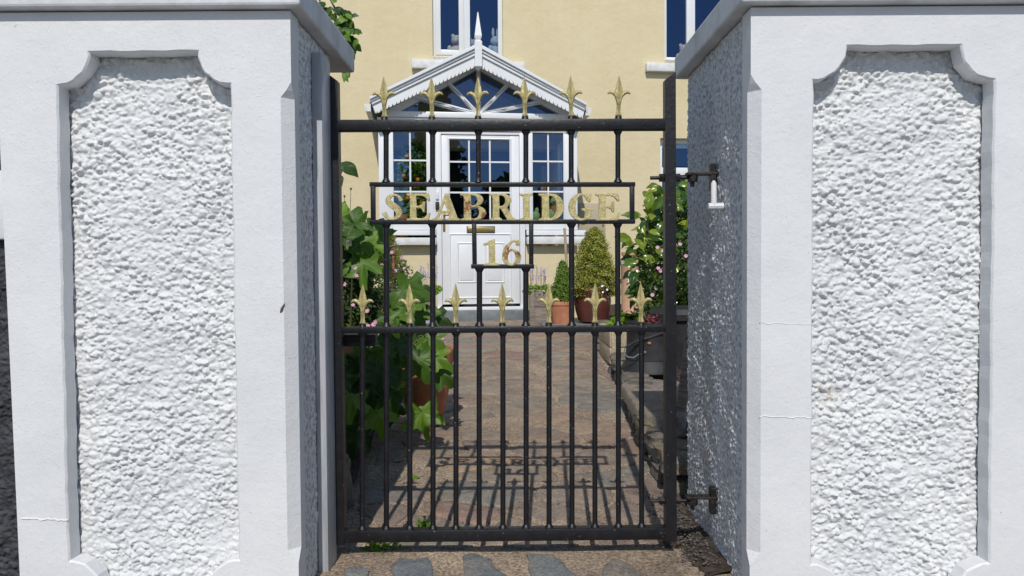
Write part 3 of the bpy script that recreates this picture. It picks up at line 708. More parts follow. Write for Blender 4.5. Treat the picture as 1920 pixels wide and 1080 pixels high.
# ------------------------------------------------------------------ the house (local frame: u along the wall, v into it)
HA = math.radians(7.0); HO = Vector((0.11, 8.9, 0))
ux, vy = Vector((math.cos(HA), math.sin(HA), 0)), Vector((-math.sin(HA), math.cos(HA), 0))
def hp(px, py, v=0.0):
    r = ray(px, py); d = (HO - EYE).dot(vy) + v; t = d / r.dot(vy); q = EYE + r * t - HO
    return q.dot(ux), q.z
def hu(px, v=0.0, py=400): return hp(px, py, v)[0]
def hz(px, py, v=0.0): return hp(px, py, v)[1]
house = thing('house', HO, 'cream painted house with white gabled porch and white windows', 'house', rz=HA)
VP = -0.90                                  # porch front
def window(u0, u1, z0, z1, v, fw=0.055, mull=(), hbars=(), sash=(), sill=True, name='window', depth=0.06, su=None, pane_v=0.02, barw=.011):
    """frame with panes; mull: u positions of mullions; hbars: z of transoms"""
    bm = bmesh.new()
    bx(bm, u0, u0 + fw, v, v + depth, z0, z1, .004); bx(bm, u1 - fw, u1, v, v + depth, z0, z1, .004)
    bx(bm, u0 + fw - .004, u1 - fw + .004, v + .0015, v + depth, z0, z0 + fw, .004); bx(bm, u0 + fw - .004, u1 - fw + .004, v + .0015, v + depth, z1 - fw, z1, .004)
    for m, mw in mull: bx(bm, m - mw / 2, m + mw / 2, v + .0025, v + depth, z0 + fw - .004, z1 - fw + .004, .004)
    for z, mw in hbars: bx(bm, u0 + fw - .003, u1 - fw + .003, v + .0035, v + depth, z - mw / 2, z + mw / 2, .004)
    f = bm_obj(name, bm, M['upvc'], house, True)
    return f
def pane(u0, u1, z0, z1, v, parent):
    return box('pane', u0, u1, v, v + .006, z0, z1, M['glass'], parent)
def sash(u0, u1, z0, z1, v, sw, parent):
    bm = bmesh.new()
    bx(bm, u0, u0 + sw, v, v + .05, z0, z1, .006); bx(bm, u1 - sw, u1, v, v + .05, z0, z1, .006)
    bx(bm, u0 + sw - .005, u1 - sw + .005, v + .001, v + .05, z0, z0 + sw, .006); bx(bm, u0 + sw - .005, u1 - sw + .005, v + .001, v + .05, z1 - sw, z1, .006)
    return bm_obj('sash', bm, M['upvc'], parent, True)

# openings, measured on the wall plane
W1 = (hu(811, 0, 60), hu(943, 0, 60), hz(880, 107), 4.75)
W2 = (hu(1246, 0, 60), hu(1246, 0, 60) + (W1[1] - W1[0]), hz(1260, 112), 4.75)
W3 = (hu(1238, 0, 300), hu(1238, 0, 300) + 1.05, hz(1250, 372), hz(1260, 259))
DW = (-1.2, 1.1, 0.15, 2.3)                 # the doorway behind the porch
def wall_holes(name, u0, u1, z0, z1, holes, v0, v1, mat, parent):
    us = sorted({u0, u1, *[h[0] for h in holes], *[h[1] for h in holes]}); zs = sorted({z0, z1, *[h[2] for h in holes], *[h[3] for h in holes]})
    bm = bmesh.new(); V = {}
    def vt(u, v, z):
        k = (round(u, 5), round(v, 5), round(z, 5))
        if k not in V: V[k] = bm.verts.new((u, v, z))
        return V[k]
    solid = lambda u, z: (u0 < u < u1 and z0 < z < z1) and not any(h[0] < u < h[1] and h[2] < z < h[3] for h in holes)
    for i in range(len(us) - 1):
        for j in range(len(zs) - 1):
            a, b, c, d = us[i], us[i + 1], zs[j], zs[j + 1]; cu, cz = (a + b) / 2, (c + d) / 2
            if not solid(cu, cz): continue
            bm.faces.new((vt(a, v0, c), vt(b, v0, c), vt(b, v0, d), vt(a, v0, d))); bm.faces.new((vt(a, v1, c), vt(a, v1, d), vt(b, v1, d), vt(b, v1, c)))
            e = 1e-4
            if not solid(a - e, cz): bm.faces.new((vt(a, v0, c), vt(a, v0, d), vt(a, v1, d), vt(a, v1, c)))
            if not solid(b + e, cz): bm.faces.new((vt(b, v0, c), vt(b, v1, c), vt(b, v1, d), vt(b, v0, d)))
            if not solid(cu, c - e): bm.faces.new((vt(a, v0, c), vt(a, v1, c), vt(b, v1, c), vt(b, v0, c)))
            if not solid(cu, d + e): bm.faces.new((vt(a, v0, d), vt(b, v0, d), vt(b, v1, d), vt(a, v1, d)))
    return bm_obj(name, bm, mat, parent)
wall_holes('wall', -4.6, 4.8, -0.05, 5.3, [W1, W2, W3, (hu(711, VP) + .08, hu(1083, VP) - .08, 0.2, 2.15)], 0, 0.24, M['cream'], house)
box('roof', -4.9, 5.1, -.45, 3.5, 5.3, 5.42, M['roofgrey'], house)
box('end_wall', -4.6, -4.36, .24, 3.4, -0.05, 5.3, M['cream'], house); box('end_wall', 4.56, 4.8, .24, 3.4, -0.05, 5.3, M['cream'], house)
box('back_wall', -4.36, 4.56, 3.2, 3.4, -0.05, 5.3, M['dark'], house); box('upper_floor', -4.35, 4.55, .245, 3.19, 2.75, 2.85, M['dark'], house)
# upper windows
def upper(W, full, px_l, px_m0, px_m1, px_r, ysL, ysR, name='window'):
    f = window(W[0] - .002, W[1] + .002, W[2] - .002, W[3], .07, .052, [((hu(px_m0, .07, 60) + hu(px_m1, .07, 60)) / 2, hu(px_m1, .07, 60) - hu(px_m0, .07, 60) - .02)])
    ml = hu(px_m0, .07, 60) + .012; mr = hu(px_m1, .07, 60) - .012
    if full: sash(W[0] + .035, ml + .02, W[2] + .035, W[3] - .03, .058, .062, f)
    pane(W[0] + .04, ml + .006, W[2] + .045, W[3] - .05, .092, f); pane(mr - .006, W[1] - .04, W[2] + .045, W[3] - .05, .092, f)
    su0, su1 = W[0] - .245, W[1] + .245
    box('sub_sill', W[0], W[1], .0, .09, W[2] - .055, W[2] - .002, M['upvc'], f, .004)
    box('sill', su0, su1, -.075, .06, W[2] - .16, W[2] - .057, M['sillpaint'], f, .008)
    return f
upper(W1, True, 826, 865, 883, 934, 85, 95)
f2 = upper(W2, False, 1253, 1286, 1305, 1380, 97, 97)
# lower right window
w3 = window(W3[0], W3[1], W3[2], W3[3], .08, .05, [], [(hz(1270, 321, .08), .09)])
pane(W3[0] + .045, W3[1] - .045, hz(1270, 312, .08), W3[3] - .045, .10, w3); pane(W3[0] + .045, W3[1] - .045, W3[2] + .045, hz(1270, 330, .08), .10, w3)
bm = bmesh.new()
a, b, c = W3[3] - .05, hz(1270, 278, .12), 0
bx(bm, W3[0] + .06, W3[1] - .06, .125, .14, b, a, .002); bm_obj('blind', bm, M['upvc'], w3)
box('sill', W3[0] - .12, W3[1] + .12, -.07, .07, W3[2] - .09, W3[2] - .002, M['sillpaint'], w3, .008)
# room boxes: dark floors and walls already close the house; net curtain edges left of the upper window
# --- porch ---
P_ = lambda px, py: hp(px, py, VP)
uL, uR = P_(711, 400)[0], P_(1083, 400)[0]
zD = P_(902, 577)[1]; zS = P_(1040, 445)[1]; zH = P_(900, 247)[1]; zE = P_(900, 222)[1]
dL, dR = P_(818, 400)[0], P_(984.5, 400)[0]
# dwarf walls with sills
for a, b in ((uL, dL), (dR, uR)):
    box('dwarf_wall', a + .01, b - .001, VP + .03, -.0, 0.0, zS - .085, M['cream'], house)
box('sill', P_(700, 450)[0] - .03, dL - .002, VP - .075, VP + .09, P_(780, 460)[1], P_(780, 446)[1], M['sillpaint'], house, .008)
box('sill', dR + .012, P_(1104, 450)[0], VP - .075, VP + .09, P_(1040, 458)[1], P_(1040, 444)[1], M['sillpaint'], house, .008)
box('sub_sill', uL - .02, dL - .003, VP - .035, VP + .05, P_(780, 441)[1], P_(780, 432)[1], M['upvc'], house, .003)
box('sub_sill', dR + .012, P_(1097, 441)[0], VP - .035, VP + .05, P_(1040, 441)[1], P_(1040, 432)[1], M['upvc'], house, .003)
def side_light(a, b, g0, g1, bars_u, bars_z):
    z0, z1 = P_(900, 431)[1], zH
    G0, G1 = P_(g0, 350)[0], P_(g1, 350)[0]; gz0, gz1 = P_(g0, 413)[1], P_(g0, 243)[1] 
    bm = bmesh.new()
    bx(bm, a, G0, VP, VP + .06, z0, z1, .003); bx(bm, G1, b, VP, VP + .06, z0, z1, .003)
    bx(bm, G0 - .004, G1 + .004, VP + .001, VP + .06, z0, gz0, .004); bx(bm, G0 - .004, G1 + .004, VP + .001, VP + .06, gz1, z1, .004)
    f = bm_obj('side_light', bm, M['upvc'], house, True)
    bm = bmesh.new()    # bead round the glass
    bx(bm, G0 - .012, G0 + .006, VP - .006, VP + .02, gz0 - .01, gz1 + .01, .004); bx(bm, G1 - .006, G1 + .012, VP - .006, VP + .02, gz0 - .01, gz1 + .01, .004)
    bx(bm, G0, G1, VP - .005, VP + .02, gz0 - .012, gz0 + .006, .004); bm_obj('glazing_bead', bm, M['upvc'], f, True)
    pane(G0 - .005, G1 + .005, gz0 - .005, gz1 + .005, VP + .028, f)
    for u in bars_u:
        q = P_(u, 350)[0]; box('glazing_bar', q - .0085, q + .0085, VP + .015, VP + .0268, gz0, gz1, M['upvc'], f)
    for z in bars_z:
        q = P_(g0, z)[1]; box('glazing_bar', G0, G1, VP + .0135, VP + .0255, q - .0085, q + .0085, M['upvc'], f)
    return f
side_light(uL, dL - .001, 737, 801, (769.5,), (300, 359)); side_light(dR + .001, uR, 998, 1057.5, (1028.5,), (302, 359))
# door frame and leaf
bm = bmesh.new(); fw = P_(828, 400)[0] - dL
zdt = P_(900, 247)[1]
bx(bm, dL, dL + fw, VP - .002, VP + .07, zD, zdt, .004); bx(bm, dR - fw, dR, VP - .002, VP + .07, zD, zdt, .004)
bx(bm, dL + fw - .003, dR - fw + .003, VP - .0005, VP + .07, zdt - .03, zdt, .004)
bx(bm, dL + .001, dR - .001, VP - .03, VP + .07, zD - .025, zD + .01, .004)
bm_obj('door_frame', bm, M['upvc'], house, True)
LV = VP + .012
l0, l1, lz0, lz1 = dL + fw + .004, dR - fw - .004, P_(900, 570)[1], zdt - .033
g0, g1, gz0, gz1 = P_(842.5, 350)[0], P_(957, 350)[0], P_(900, 415)[1], P_(900, 261)[1]
bm = bmesh.new()
bx(bm, l0, g0, LV, LV + .05, lz0, lz1, .003); bx(bm, g1, l1, LV, LV + .05, lz0, lz1, .003)
bx(bm, g0 - .003, g1 + .003, LV + .0008, LV + .05, gz1, lz1, .003); bx(bm, g0 - .003, g1 + .003, LV + .0008, LV + .05, lz0, gz0, .003)
door = bm_obj('door', bm, M['upvc'], house, True)
def moulding(a, b, c, d, wd, vv, name):
    """raised bevelled rectangle outline"""
    bm = bmesh.new(); o = [(a, c), (b, c), (b, d), (a, d)]; R = []
    for k, dv in ((0, 0.0005), (.3, -.008), (.55, -.010), (1, .0005)):
        q = wd * k; R.append([bm.verts.new((u + (q if i in (0, 3) else -q), vv + dv, z + (q if i in (0, 1) else -q))) for i, (u, z) in enumerate(o)])
    for A, B in zip(R, R[1:]):
        for i in range(4): bm.faces.new((A[i], A[(i + 1) % 4], B[(i + 1) % 4], B[i]))
    return bm_obj(name, bm, M['upvc'], door)
D_ = lambda px, py: hp(px, py, LV)
moulding(D_(839, 0)[0] if 0 else g0 - .018, g1 + .018, gz0 - .018, gz1 + .018, .024, LV + .0005, 'glazing_bead')
moulding(g0 - .01, g1 + .01, D_(900, 560)[1], D_(900, 437)[1], .022, LV + .0005, 'door_moulding')
for x0, x1 in ((857, 893), (908.5, 946.5)):
    a, b, c, d = D_(x0, 490)[0], D_(x1, 490)[0], D_(x0, 531)[1], D_(x0, 454)[1]
    moulding(a, b, c, d, .022, LV + .0006, 'door_panel_moulding')
    box('door_panel', a + .03, b - .03, LV - .006, LV + .002, c + .03, d - .03, M['upvc'], door, .003)
pane(g0 - .004, g1 + .004, gz0 - .004, gz1 + .004, LV + .022, door)
for x in (880, 919): q = D_(x, 350)[0]; box('glazing_bar', q - .0085, q + .0085, LV + .009, LV + .0208, gz0, gz1, M['upvc'], door)
for y in (303.5, 361): q = D_(900, y)[1]; box('glazing_bar', g0, g1, LV + .0075, LV + .0195, q - .0085, q + .0085, M['upvc'], door)
# letterbox, handle, bell
a, b, c, d = D_(875, 430)[0], D_(928, 430)[0], D_(900, 437)[1], D_(900, 424)[1]
lb = box('letterbox', a, b, LV - .008, LV, c, d, M['leadseal'], door, .002); box('flap', a + .01, b - .01, LV - .014, LV - .0085, c + .01, d - .008, M['brass'], lb, .002)
a, c, d = D_(832.5, 400)[0], D_(832, 434)[1], D_(832, 398)[1]
hd = box('handle', a - .013, a + .013, LV - .010, LV - .001, c, d, M['brass'], door, .004)
bm = bmesh.new(); zz = D_(832, 404)[1]; tube(bm, [(a, LV - .012, zz), (a, LV - .045, zz), (a + .02, LV - .052, zz), (a + .10, LV - .052, zz)], .009, 8); bm_obj('lever', bm, M['brass'], hd, True)
a, z = P_(820, 366); box('doorbell', a - .014, a + .014, VP - .022, VP - .001, z - .045, z + .045, M['upvc'], house, .006)
a, z = P_(820, 386); box('key_safe', a - .020, a + .020, VP - .03, VP - .001, z - .042, z + .042, M['black'], house, .008)
# step and porch floor
box('door_step', dL - .04, dR + .02, VP - .14, VP + .1, gz(7.8) - .05, zD - .027, M['slate_step'], house, .006)
box('porch_floor', uL + .02, uR - .02, VP + .1, -.001, .1, zD - .03, M['slate_step'], house)
# porch sides
for u, s in ((uL, 1), (uR, -1)):
    a, b = sorted((u, u + s * .06)); f = box('side_frame', a, b, VP + .061, VP + .12, zS - .02, zE, M['upvc'], house)
    box('side_frame', a, b, -.06, -.001, zS - .02, zE, M['upvc'], house); box('side_rail', a, b, VP + .12, -.06, zS - .02, zS + .06, M['upvc'], house); box('side_rail', a, b, VP + .12, -.06, zH, zE, M['upvc'], house)
    m = (a + b) / 2; box('pane', m - .003, m + .003, VP + .12, -.06, zS + .06, zH, M['glass'], house)
# header beams
box('header', uL - .01, uR + .01, VP - .01, VP + .07, zH, P_(900, 223)[1], M['upvc'], house, .004)
box('header_moulding', P_(722, 216)[0], P_(1070, 216)[0], VP - .03, VP + .07, P_(900, 222.5)[1], P_(900, 212)[1], M['upvc'], house, .006)
# gable glazing
def P3(px, py, v): u, z = hp(px, py, v); return Vector((u, v, z))
def strip(bm, a, b, wd, v0, v1):
    """bar of width wd between px points a,b on plane v0"""
    A, B = P3(*a, v0), P3(*b, v0); d = (B - A).normalized(); n = Vector((-d.z, 0, d.x)) * wd / 2
    poly = [(q.x, q.z) for q in (A - n, B - n, B + n, A + n)]; prism(bm, poly, v0, v1)
hub = (897, 214); tri = [(738, 213), (896, 124), (1058, 216)]
gf = thing  # noqa
bm = bmesh.new()
strip(bm, (726, 214), (896, 121), .075, VP - .008, VP + .06); strip(bm, (1068, 217), (896, 121), .075, VP - .006, VP + .06)
gable = bm_obj('gable_frame', bm, M['upvc'], house)
for e in ((842.5, 157), (950, 160), (787, 184), (1006, 192), (897, 128)):
    bm = bmesh.new(); strip(bm, (hub[0] + (e[0] - hub[0]) * .02, hub[1] + (e[1] - hub[1]) * .02), e, .042, VP - .02, VP + .04)
    bmesh.ops.bevel(bm, geom=[x for x in bm.edges if x.calc_length() > .3], offset=.012, segments=2, affect='EDGES')
    bm_obj('glazing_bar', bm, M['upvc'], gable, False)
bm = bmesh.new(); T = [P3(*q, VP) for q in tri]; prism(bm, [(q.x, q.z) for q in T], VP + .03, VP + .036); bm_obj('pane', bm, M['glass'], gable)
# barge boards: stepped layers, lowest edge cut in teeth
VB = VP - .20
def barge(apx_top, apx_bot, end_top, end_bot, sgn):
    A0, A1, E0, E1 = P3(*apx_top, VB), P3(*apx_bot, VB), P3(*end_top, VB), P3(*end_bot, VB)
    # main board with serrated edge
    bm = bmesh.new(); n = 26; low = []
    for i in range(n):
        p = A1.lerp(E1, i / n); q = A1.lerp(E1, (i + .62) / n); up = Vector((0, 0, .028)); low += [(p.x, p.z - .0), (q.x, q.z - .0), (q.x + (A1 - E1).x * .0, q.z + .026)]
    low.append((E1.x, E1.z)); m0 = A0.lerp(A1, .42); m1 = E0.lerp(E1, .42)
    prism(bm, low + [(m1.x, m1.z), (m0.x, m0.z)], VB, VB + .03); o = bm_obj('barge_board', bm, M['upvc'], house)
    # roof edge capping layers stepping forward
    for k, (f0, f1, dv) in enumerate(((.0, .18, -.055), (.165, .31, -.035), (.295, .47, -.02))):
        bm = bmesh.new(); a, b, c, d = A0.lerp(A1, f0), E0.lerp(E1, f0), E0.lerp(E1, f1), A0.lerp(A1, f1)
        prism(bm, [(q.x, q.z) for q in (a, b, c, d)], VB + dv, VB + .05 + k * .001); bmesh.ops.bevel(bm, geom=[e for e in bm.edges if e.calc_length() > .5], offset=.008, segments=2, affect='EDGES')
        bm_obj('verge_trim', bm, M['upvc'], o, False)
    # roof slope and soffit
    bm = bmesh.new(); a, b = A0 - Vector((0, 0, .03)), E0 - Vector((0, 0, .03))
    prism(bm, [(a.x, a.z), (b.x, b.z), (b.x, b.z - .05), (a.x, a.z - .05)], VB + .052, -.002); bm_obj('porch_roof', bm, M['roofgrey'], house)
    bm = bmesh.new(); a, b = A1.lerp(A0, .40), E1.lerp(E0, .40)
    prism(bm, [(a.x, a.z), (b.x, b.z), (b.x, b.z - .02), (a.x, a.z - .02)], VB + .031, VP + .0); bm_obj('soffit', bm, M['upvc'], house)
    return o
barge((896, 83), (894.5, 124), (692, 184), (705, 213), -1)
barge((896.5, 83), (895.5, 124), (1099, 196), (1092, 222), 1)
for a, b, c, d in ((682, 695, 194, 208), (1098, 1110, 201, 216)):
    q0, q1 = P3(a, d, VB), P3(b, c, VB); bm = bmesh.new()
    x0, x1, z0, z1 = q0.x, q1.x, q0.z, q1.z; ins = .02
    poly = [(x0 + (ins if a < 800 else 0), z0), (x1 - (0 if a < 800 else ins), z0), (x1, z1), (x0, z1)]
    prism(bm, poly, VB + .01, -.02); bm_obj('gutter', bm, M['sillpaint'], house)
# finial post with spear
A, B = P3(890.5, 128, VB - .065), P3(904, 76, VB - .065); cx, wd = (A.x + B.x) / 2, (B.x - A.x) / 2
bm = bmesh.new(); bx(bm, cx - wd, cx + wd, VB - .065, VB + .03, A.z + .02, B.z, .006)
v4 = [bm.verts.new(q) for q in ((cx - wd + .006, VB - .06, A.z + .021), (cx + wd - .006, VB - .06, A.z + .021), (cx + wd - .006, VB + .025, A.z + .021), (cx - wd + .006, VB + .025, A.z + .021), (cx, VB - .02, A.z - .02))]
for i in range(4): bm.faces.new((v4[i], v4[(i + 1) % 4], v4[4]))
fin = bm_obj('finial', bm, M['upvc'], house)
zt = P3(897, 24, VB).z; bm = bmesh.new(); cy = VB - .017; zz = B.z
prev = None
for z, r in ((zz - .002, .026), (zz + .012, .026), (zz + .014, .020), (zz + .03, .030), (zz + .055, .036), (zt - .0, .004)):
    cur = [bm.verts.new((cx + sx * r, cy + sy * r, z)) for sx, sy in ((-1, -1), (1, -1), (1, 1), (-1, 1))]
    if prev:
        for i in range(4): bm.faces.new((prev[i], prev[(i + 1) % 4], cur[(i + 1) % 4], cur[i]))
    prev = cur
bm.faces.new(prev); bm_obj('spike', bm, M['upvc'], fin)
# inner doorway lining behind the porch so that it stays dark, and a brown inner door ajar
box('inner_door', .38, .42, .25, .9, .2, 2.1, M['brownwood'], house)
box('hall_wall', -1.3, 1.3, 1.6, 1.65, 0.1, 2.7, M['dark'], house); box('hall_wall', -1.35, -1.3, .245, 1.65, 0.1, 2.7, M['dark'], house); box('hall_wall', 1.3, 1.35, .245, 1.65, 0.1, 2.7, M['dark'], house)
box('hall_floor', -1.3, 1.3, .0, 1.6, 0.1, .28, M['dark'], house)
# meter cabinet on the wall right of the porch
a, b, c, d = hu(1083, -.02), hu(1135, -.02), hz(1100, 443, -.02), hz(1100, 381, -.02)
mb = box('meter_box', a, b, -.03, -.001, c, d, M['meter'], house, .004); box('door', a + .02, b - .02, -.036, -.0305, c + .02, d - .02, M['meter'], mb, .002)
q = hu(1130.5, -.03), hz(1130, 423, -.03); box('lock', q[0] - .012, q[0] + .008, -.040, -.0365, q[1] - .012, q[1] + .012, M['leadseal'], mb)

# ------------------------------------------------------------------ plush toys on the upper window ledge
def house_pt(u, v, z): return HO + ux * u + vy * v + Vector((0, 0, z))
def ball(bm, c, r, sc=(1, 1, 1)):
    m = Matrix.Translation(c) @ Matrix.Diagonal((*[r * k for k in sc], 1)); bmesh.ops.create_uvsphere(bm, u_segments=14, v_segments=9, radius=1, matrix=m)
def toy(px, py, s, mat, label, ears=1, rot=0, v=.20):
    u, z = hp(px, py, v); z0 = W1[2] + .02
    t = thing('soft_toy', house_pt(u, v, z0), label, 'soft toy', 'soft toys on the upstairs window ledge', HA + rot)
    bm = bmesh.new(); ball(bm, (0, 0, .09 * s), .085 * s, (1, .8, 1.1)); ball(bm, (0, -.01, .225 * s), .066 * s, (1.05, .95, .95)); ball(bm, (0, -.065 * s, .21 * s), .028 * s)
    for q in (-1, 1):
        ball(bm, (q * .05 * s, 0, .285 * s), .024 * s, (1, .6, 1)) if ears == 1 else ball(bm, (q * .03 * s, 0, .33 * s), .02 * s, (1, .6, 3))
        ball(bm, (q * .085 * s, -.03 * s, .12 * s), .03 * s, (1, 1, 1.6)); ball(bm, (q * .055 * s, -.085 * s, .035 * s), .035 * s, (1, 1.5, 1))
    bm_obj('body', bm, mat, t, True)
    for q in (-1, 1):
        bm = bmesh.new(); ball(bm, (q * .022 * s, -.064 * s, .24 * s), .006 * s); bm_obj('eye', bm, M['black'], t)
    return t
t = toy(857, 80, 1.0, M['plush'], 'cream teddy bear with red neck ribbon behind the upstairs window, left pane', 1, -.3)
bm = bmesh.new(); tube(bm, [(.05 * math.cos(a), .05 * math.sin(a) - .005, .172) for a in [i * PI / 6 for i in range(13)]], .008, 6, False); bm_obj('ribbon', bm, M['red'], t, True)
toy(888, 80, .85, M['plush_grey'], 'small grey teddy bear behind the upstairs window, beside the mullion', 1, .2)
toy(929, 92, 1.0, M['plush_grey'], 'pale long eared soft toy at the right end of the upstairs window', 2, .4)
t = toy(1283, 100, .9, M['plush'], 'cream soft toy behind the upstairs window above the right pillar', 1, -.4)

# ------------------------------------------------------------------ leaves and foliage
def leaf_mesh(name, outline, mat, fold=0.25, droop=0.25, curl=0.0, rings=(0.5,), seed=0):
    """outline: (x,y) with the stalk at the origin and the tip towards +y, unit length"""
    r = random.Random(seed); n = len(outline); vs = [(0, 0.30, 0.0)]; fs = []
    def zz(x, y): return fold * abs(x) - droop * (y - .3) ** 2 + curl * math.sin(x * 9 + y * 4) * .12 + .03 * math.sin(14 * math.atan2(x, y - .1) + seed)
    for s in (*rings, 1.0):
        for x, y in outline:
            X, Y = x * s, .30 + (y - .30) * s; vs.append((X, Y, zz(X, Y)))
    for i in range(n): fs.append((0, 1 + i, 1 + (i + 1) % n))
    for k in range(len(rings)):
        for i in range(n):
            a, b = 1 + k * n + i, 1 + k * n + (i + 1) % n; fs.append((a, a + n, b + n, b))
    me = bpy.data.meshes.new(name); me.from_pydata(vs, [], fs); me.update(); me.materials.append(mat)
    me.polygons.foreach_set('use_smooth', [True] * len(me.polygons)); return me
def lobed(seed):
    r = random.Random(seed); pts = []; N = 44
    for i in range(N):
        a = -PI + 2 * PI * (i + .5) / N          # 0 = tip direction
        lob = 0.0
        for c, amp, wd in ((0, 1.0, .34), (1.05, .88, .34), (-1.05, .86, .34), (2.05, .62, .36), (-2.05, .62, .36)):
            lob = max(lob, amp * math.exp(-((a - c) / wd) ** 2 * .8))
        rad = .30 + .38 * lob + (.035 if i % 2 else -.02) + r.uniform(-.015, .015)
        if abs(a) > 2.75: rad *= .55
        pts.append((math.sin(a) * rad, .34 + math.cos(a) * rad))
    return pts
def ovate(nn=7, w=.26):
    p = [(0, 0)]
    for i in range(1, nn): t = i / nn; p.append((w * math.sin(PI * t ** .85) * (1.1 - .2 * t), t))
    p.append((0, 1.03)); return p + [(-x, y) for x, y in p[-2:0:-1]]
BIG = [leaf_mesh('broad_leaf', lobed(k), M['bigleaf'], .10 + .05 * k, .35, 1.0, seed=k) for k in range(4)]
GLO = [leaf_mesh('glossy_leaf', ovate(), M['glossleaf'], .35, .45, .3, seed=k) for k in range(2)]
CLI = [leaf_mesh('climber_leaf', ovate(6, .34), M['bigleaf'], .2, .4, .6, seed=k) for k in range(2)]
def put_leaf(parent, name, me, pos, nrm, tip, size):
    z = Vector(nrm).normalized(); y = Vector(tip); y = (y - z * y.dot(z)).normalized(); x = y.cross(z)
    m = Matrix((x, y, z)).transposed().to_4x4(); m.translation = Vector(pos); 
    o = link(bpy.data.objects.new(name, me), parent); o.matrix_local = m @ Matrix.Diagonal((size, size, size, 1)); return o
def cloud(name, P, N, size, mat, parent, seed=1, kind='stuff', aspect=.55, var=.4):
    """many small folded leaves in one mesh; P points, N outward directions"""
    r = np.random.default_rng(seed); n = len(P); P = np.array(P, float); N = np.array(N, float)
    D = N + r.normal(size=(n, 3)) * .75; D /= np.linalg.norm(D, axis=1)[:, None]
    T = r.normal(size=(n, 3)); T = T - (T * D).sum(1)[:, None] * D; T /= np.linalg.norm(T, axis=1)[:, None]
    B = np.cross(D, T); s = (size * r.uniform(1 - var, 1 + var, n))[:, None]
    V = np.stack([P, P + T * s * .5 + B * s * aspect * .5 + D * s * .12, P + T * s, P + T * s * .5 - B * s * aspect * .5 + D * s * .12], 1).reshape(-1, 3)
    q = np.arange(n)[:, None] * 4
    F_ = np.concatenate([q + [0, 1, 2], q + [0, 2, 3]], 0)
    me = bpy.data.meshes.new(name); me.vertices.add(len(V)); me.vertices.foreach_set('co', V.ravel())
    me.loops.add(F_.size); me.loops.foreach_set('vertex_index', F_.ravel().astype(np.int32))
    me.polygons.add(len(F_)); me.polygons.foreach_set('loop_start', np.arange(0, F_.size, 3, dtype=np.int32)); me.update(); me.materials.append(mat)
    o = link(bpy.data.objects.new(name, me), parent); o['kind'] = kind; return o
def on_cone(n, R, H, seed, power=.62, z0=0.0, lump=.17):
    r = np.random.default_rng(seed); P = []; N = []
    ph = r.uniform(0, 6.28, 8)
    while len(P) < n:
        t = r.uniform(-0.02, 1.0); a = r.uniform(0, 6.283); rad = R * (max(0, 1 - max(t, 0)) ** power) * (1 if t > .18 else .82 + t)
        if r.uniform() > (rad / R) * .9 + .1: continue
        rad *= 1 + lump * math.sin(3 * a + ph[0] + 5 * t) + lump * .8 * math.sin(7 * a + ph[1] - 11 * t) + lump * .6 * math.sin(13 * t * 3 + ph[2] + 5 * a)
        rad *= (r.uniform(.72, 1.06) if r.uniform() > .07 else r.uniform(1.05, 1.2)); P.append((rad * math.cos(a), rad * math.sin(a), z0 + t * H)); N.append((math.cos(a), math.sin(a), .5))
    return P, N
def flower_mesh(name, mat, petals=5):
    vs = [(0, 0, 0)]; fs = []
    for k in range(petals):
        a = 2 * PI * k / petals; 
        q = [(.25, -.28), (.7, -.42), (1.0, 0), (.7, .42), (.25, .28)]; b = len(vs)
        vs += [(x * math.cos(a) - y * math.sin(a), x * math.sin(a) + y * math.cos(a), .25 * x * x) for x, y in q]
        fs += [(0, b, b + 1, b + 2), (0, b + 2, b + 3, b + 4)]
    me = bpy.data.meshes.new(name); me.from_pydata(vs, [], fs); me.update(); me.materials.append(mat); return me
PINK, LILAC = flower_mesh('pink_flower', M['pink']), flower_mesh('lilac_flower', M['lilac'], 4)
def flower(parent, me, pos, size, seed):
    r = random.Random(seed); return put_leaf(parent, 'flower', me, pos, (r.uniform(-.7, .7), -1, r.uniform(.1, .9)), (r.uniform(-1, 1), 0, 1), size)

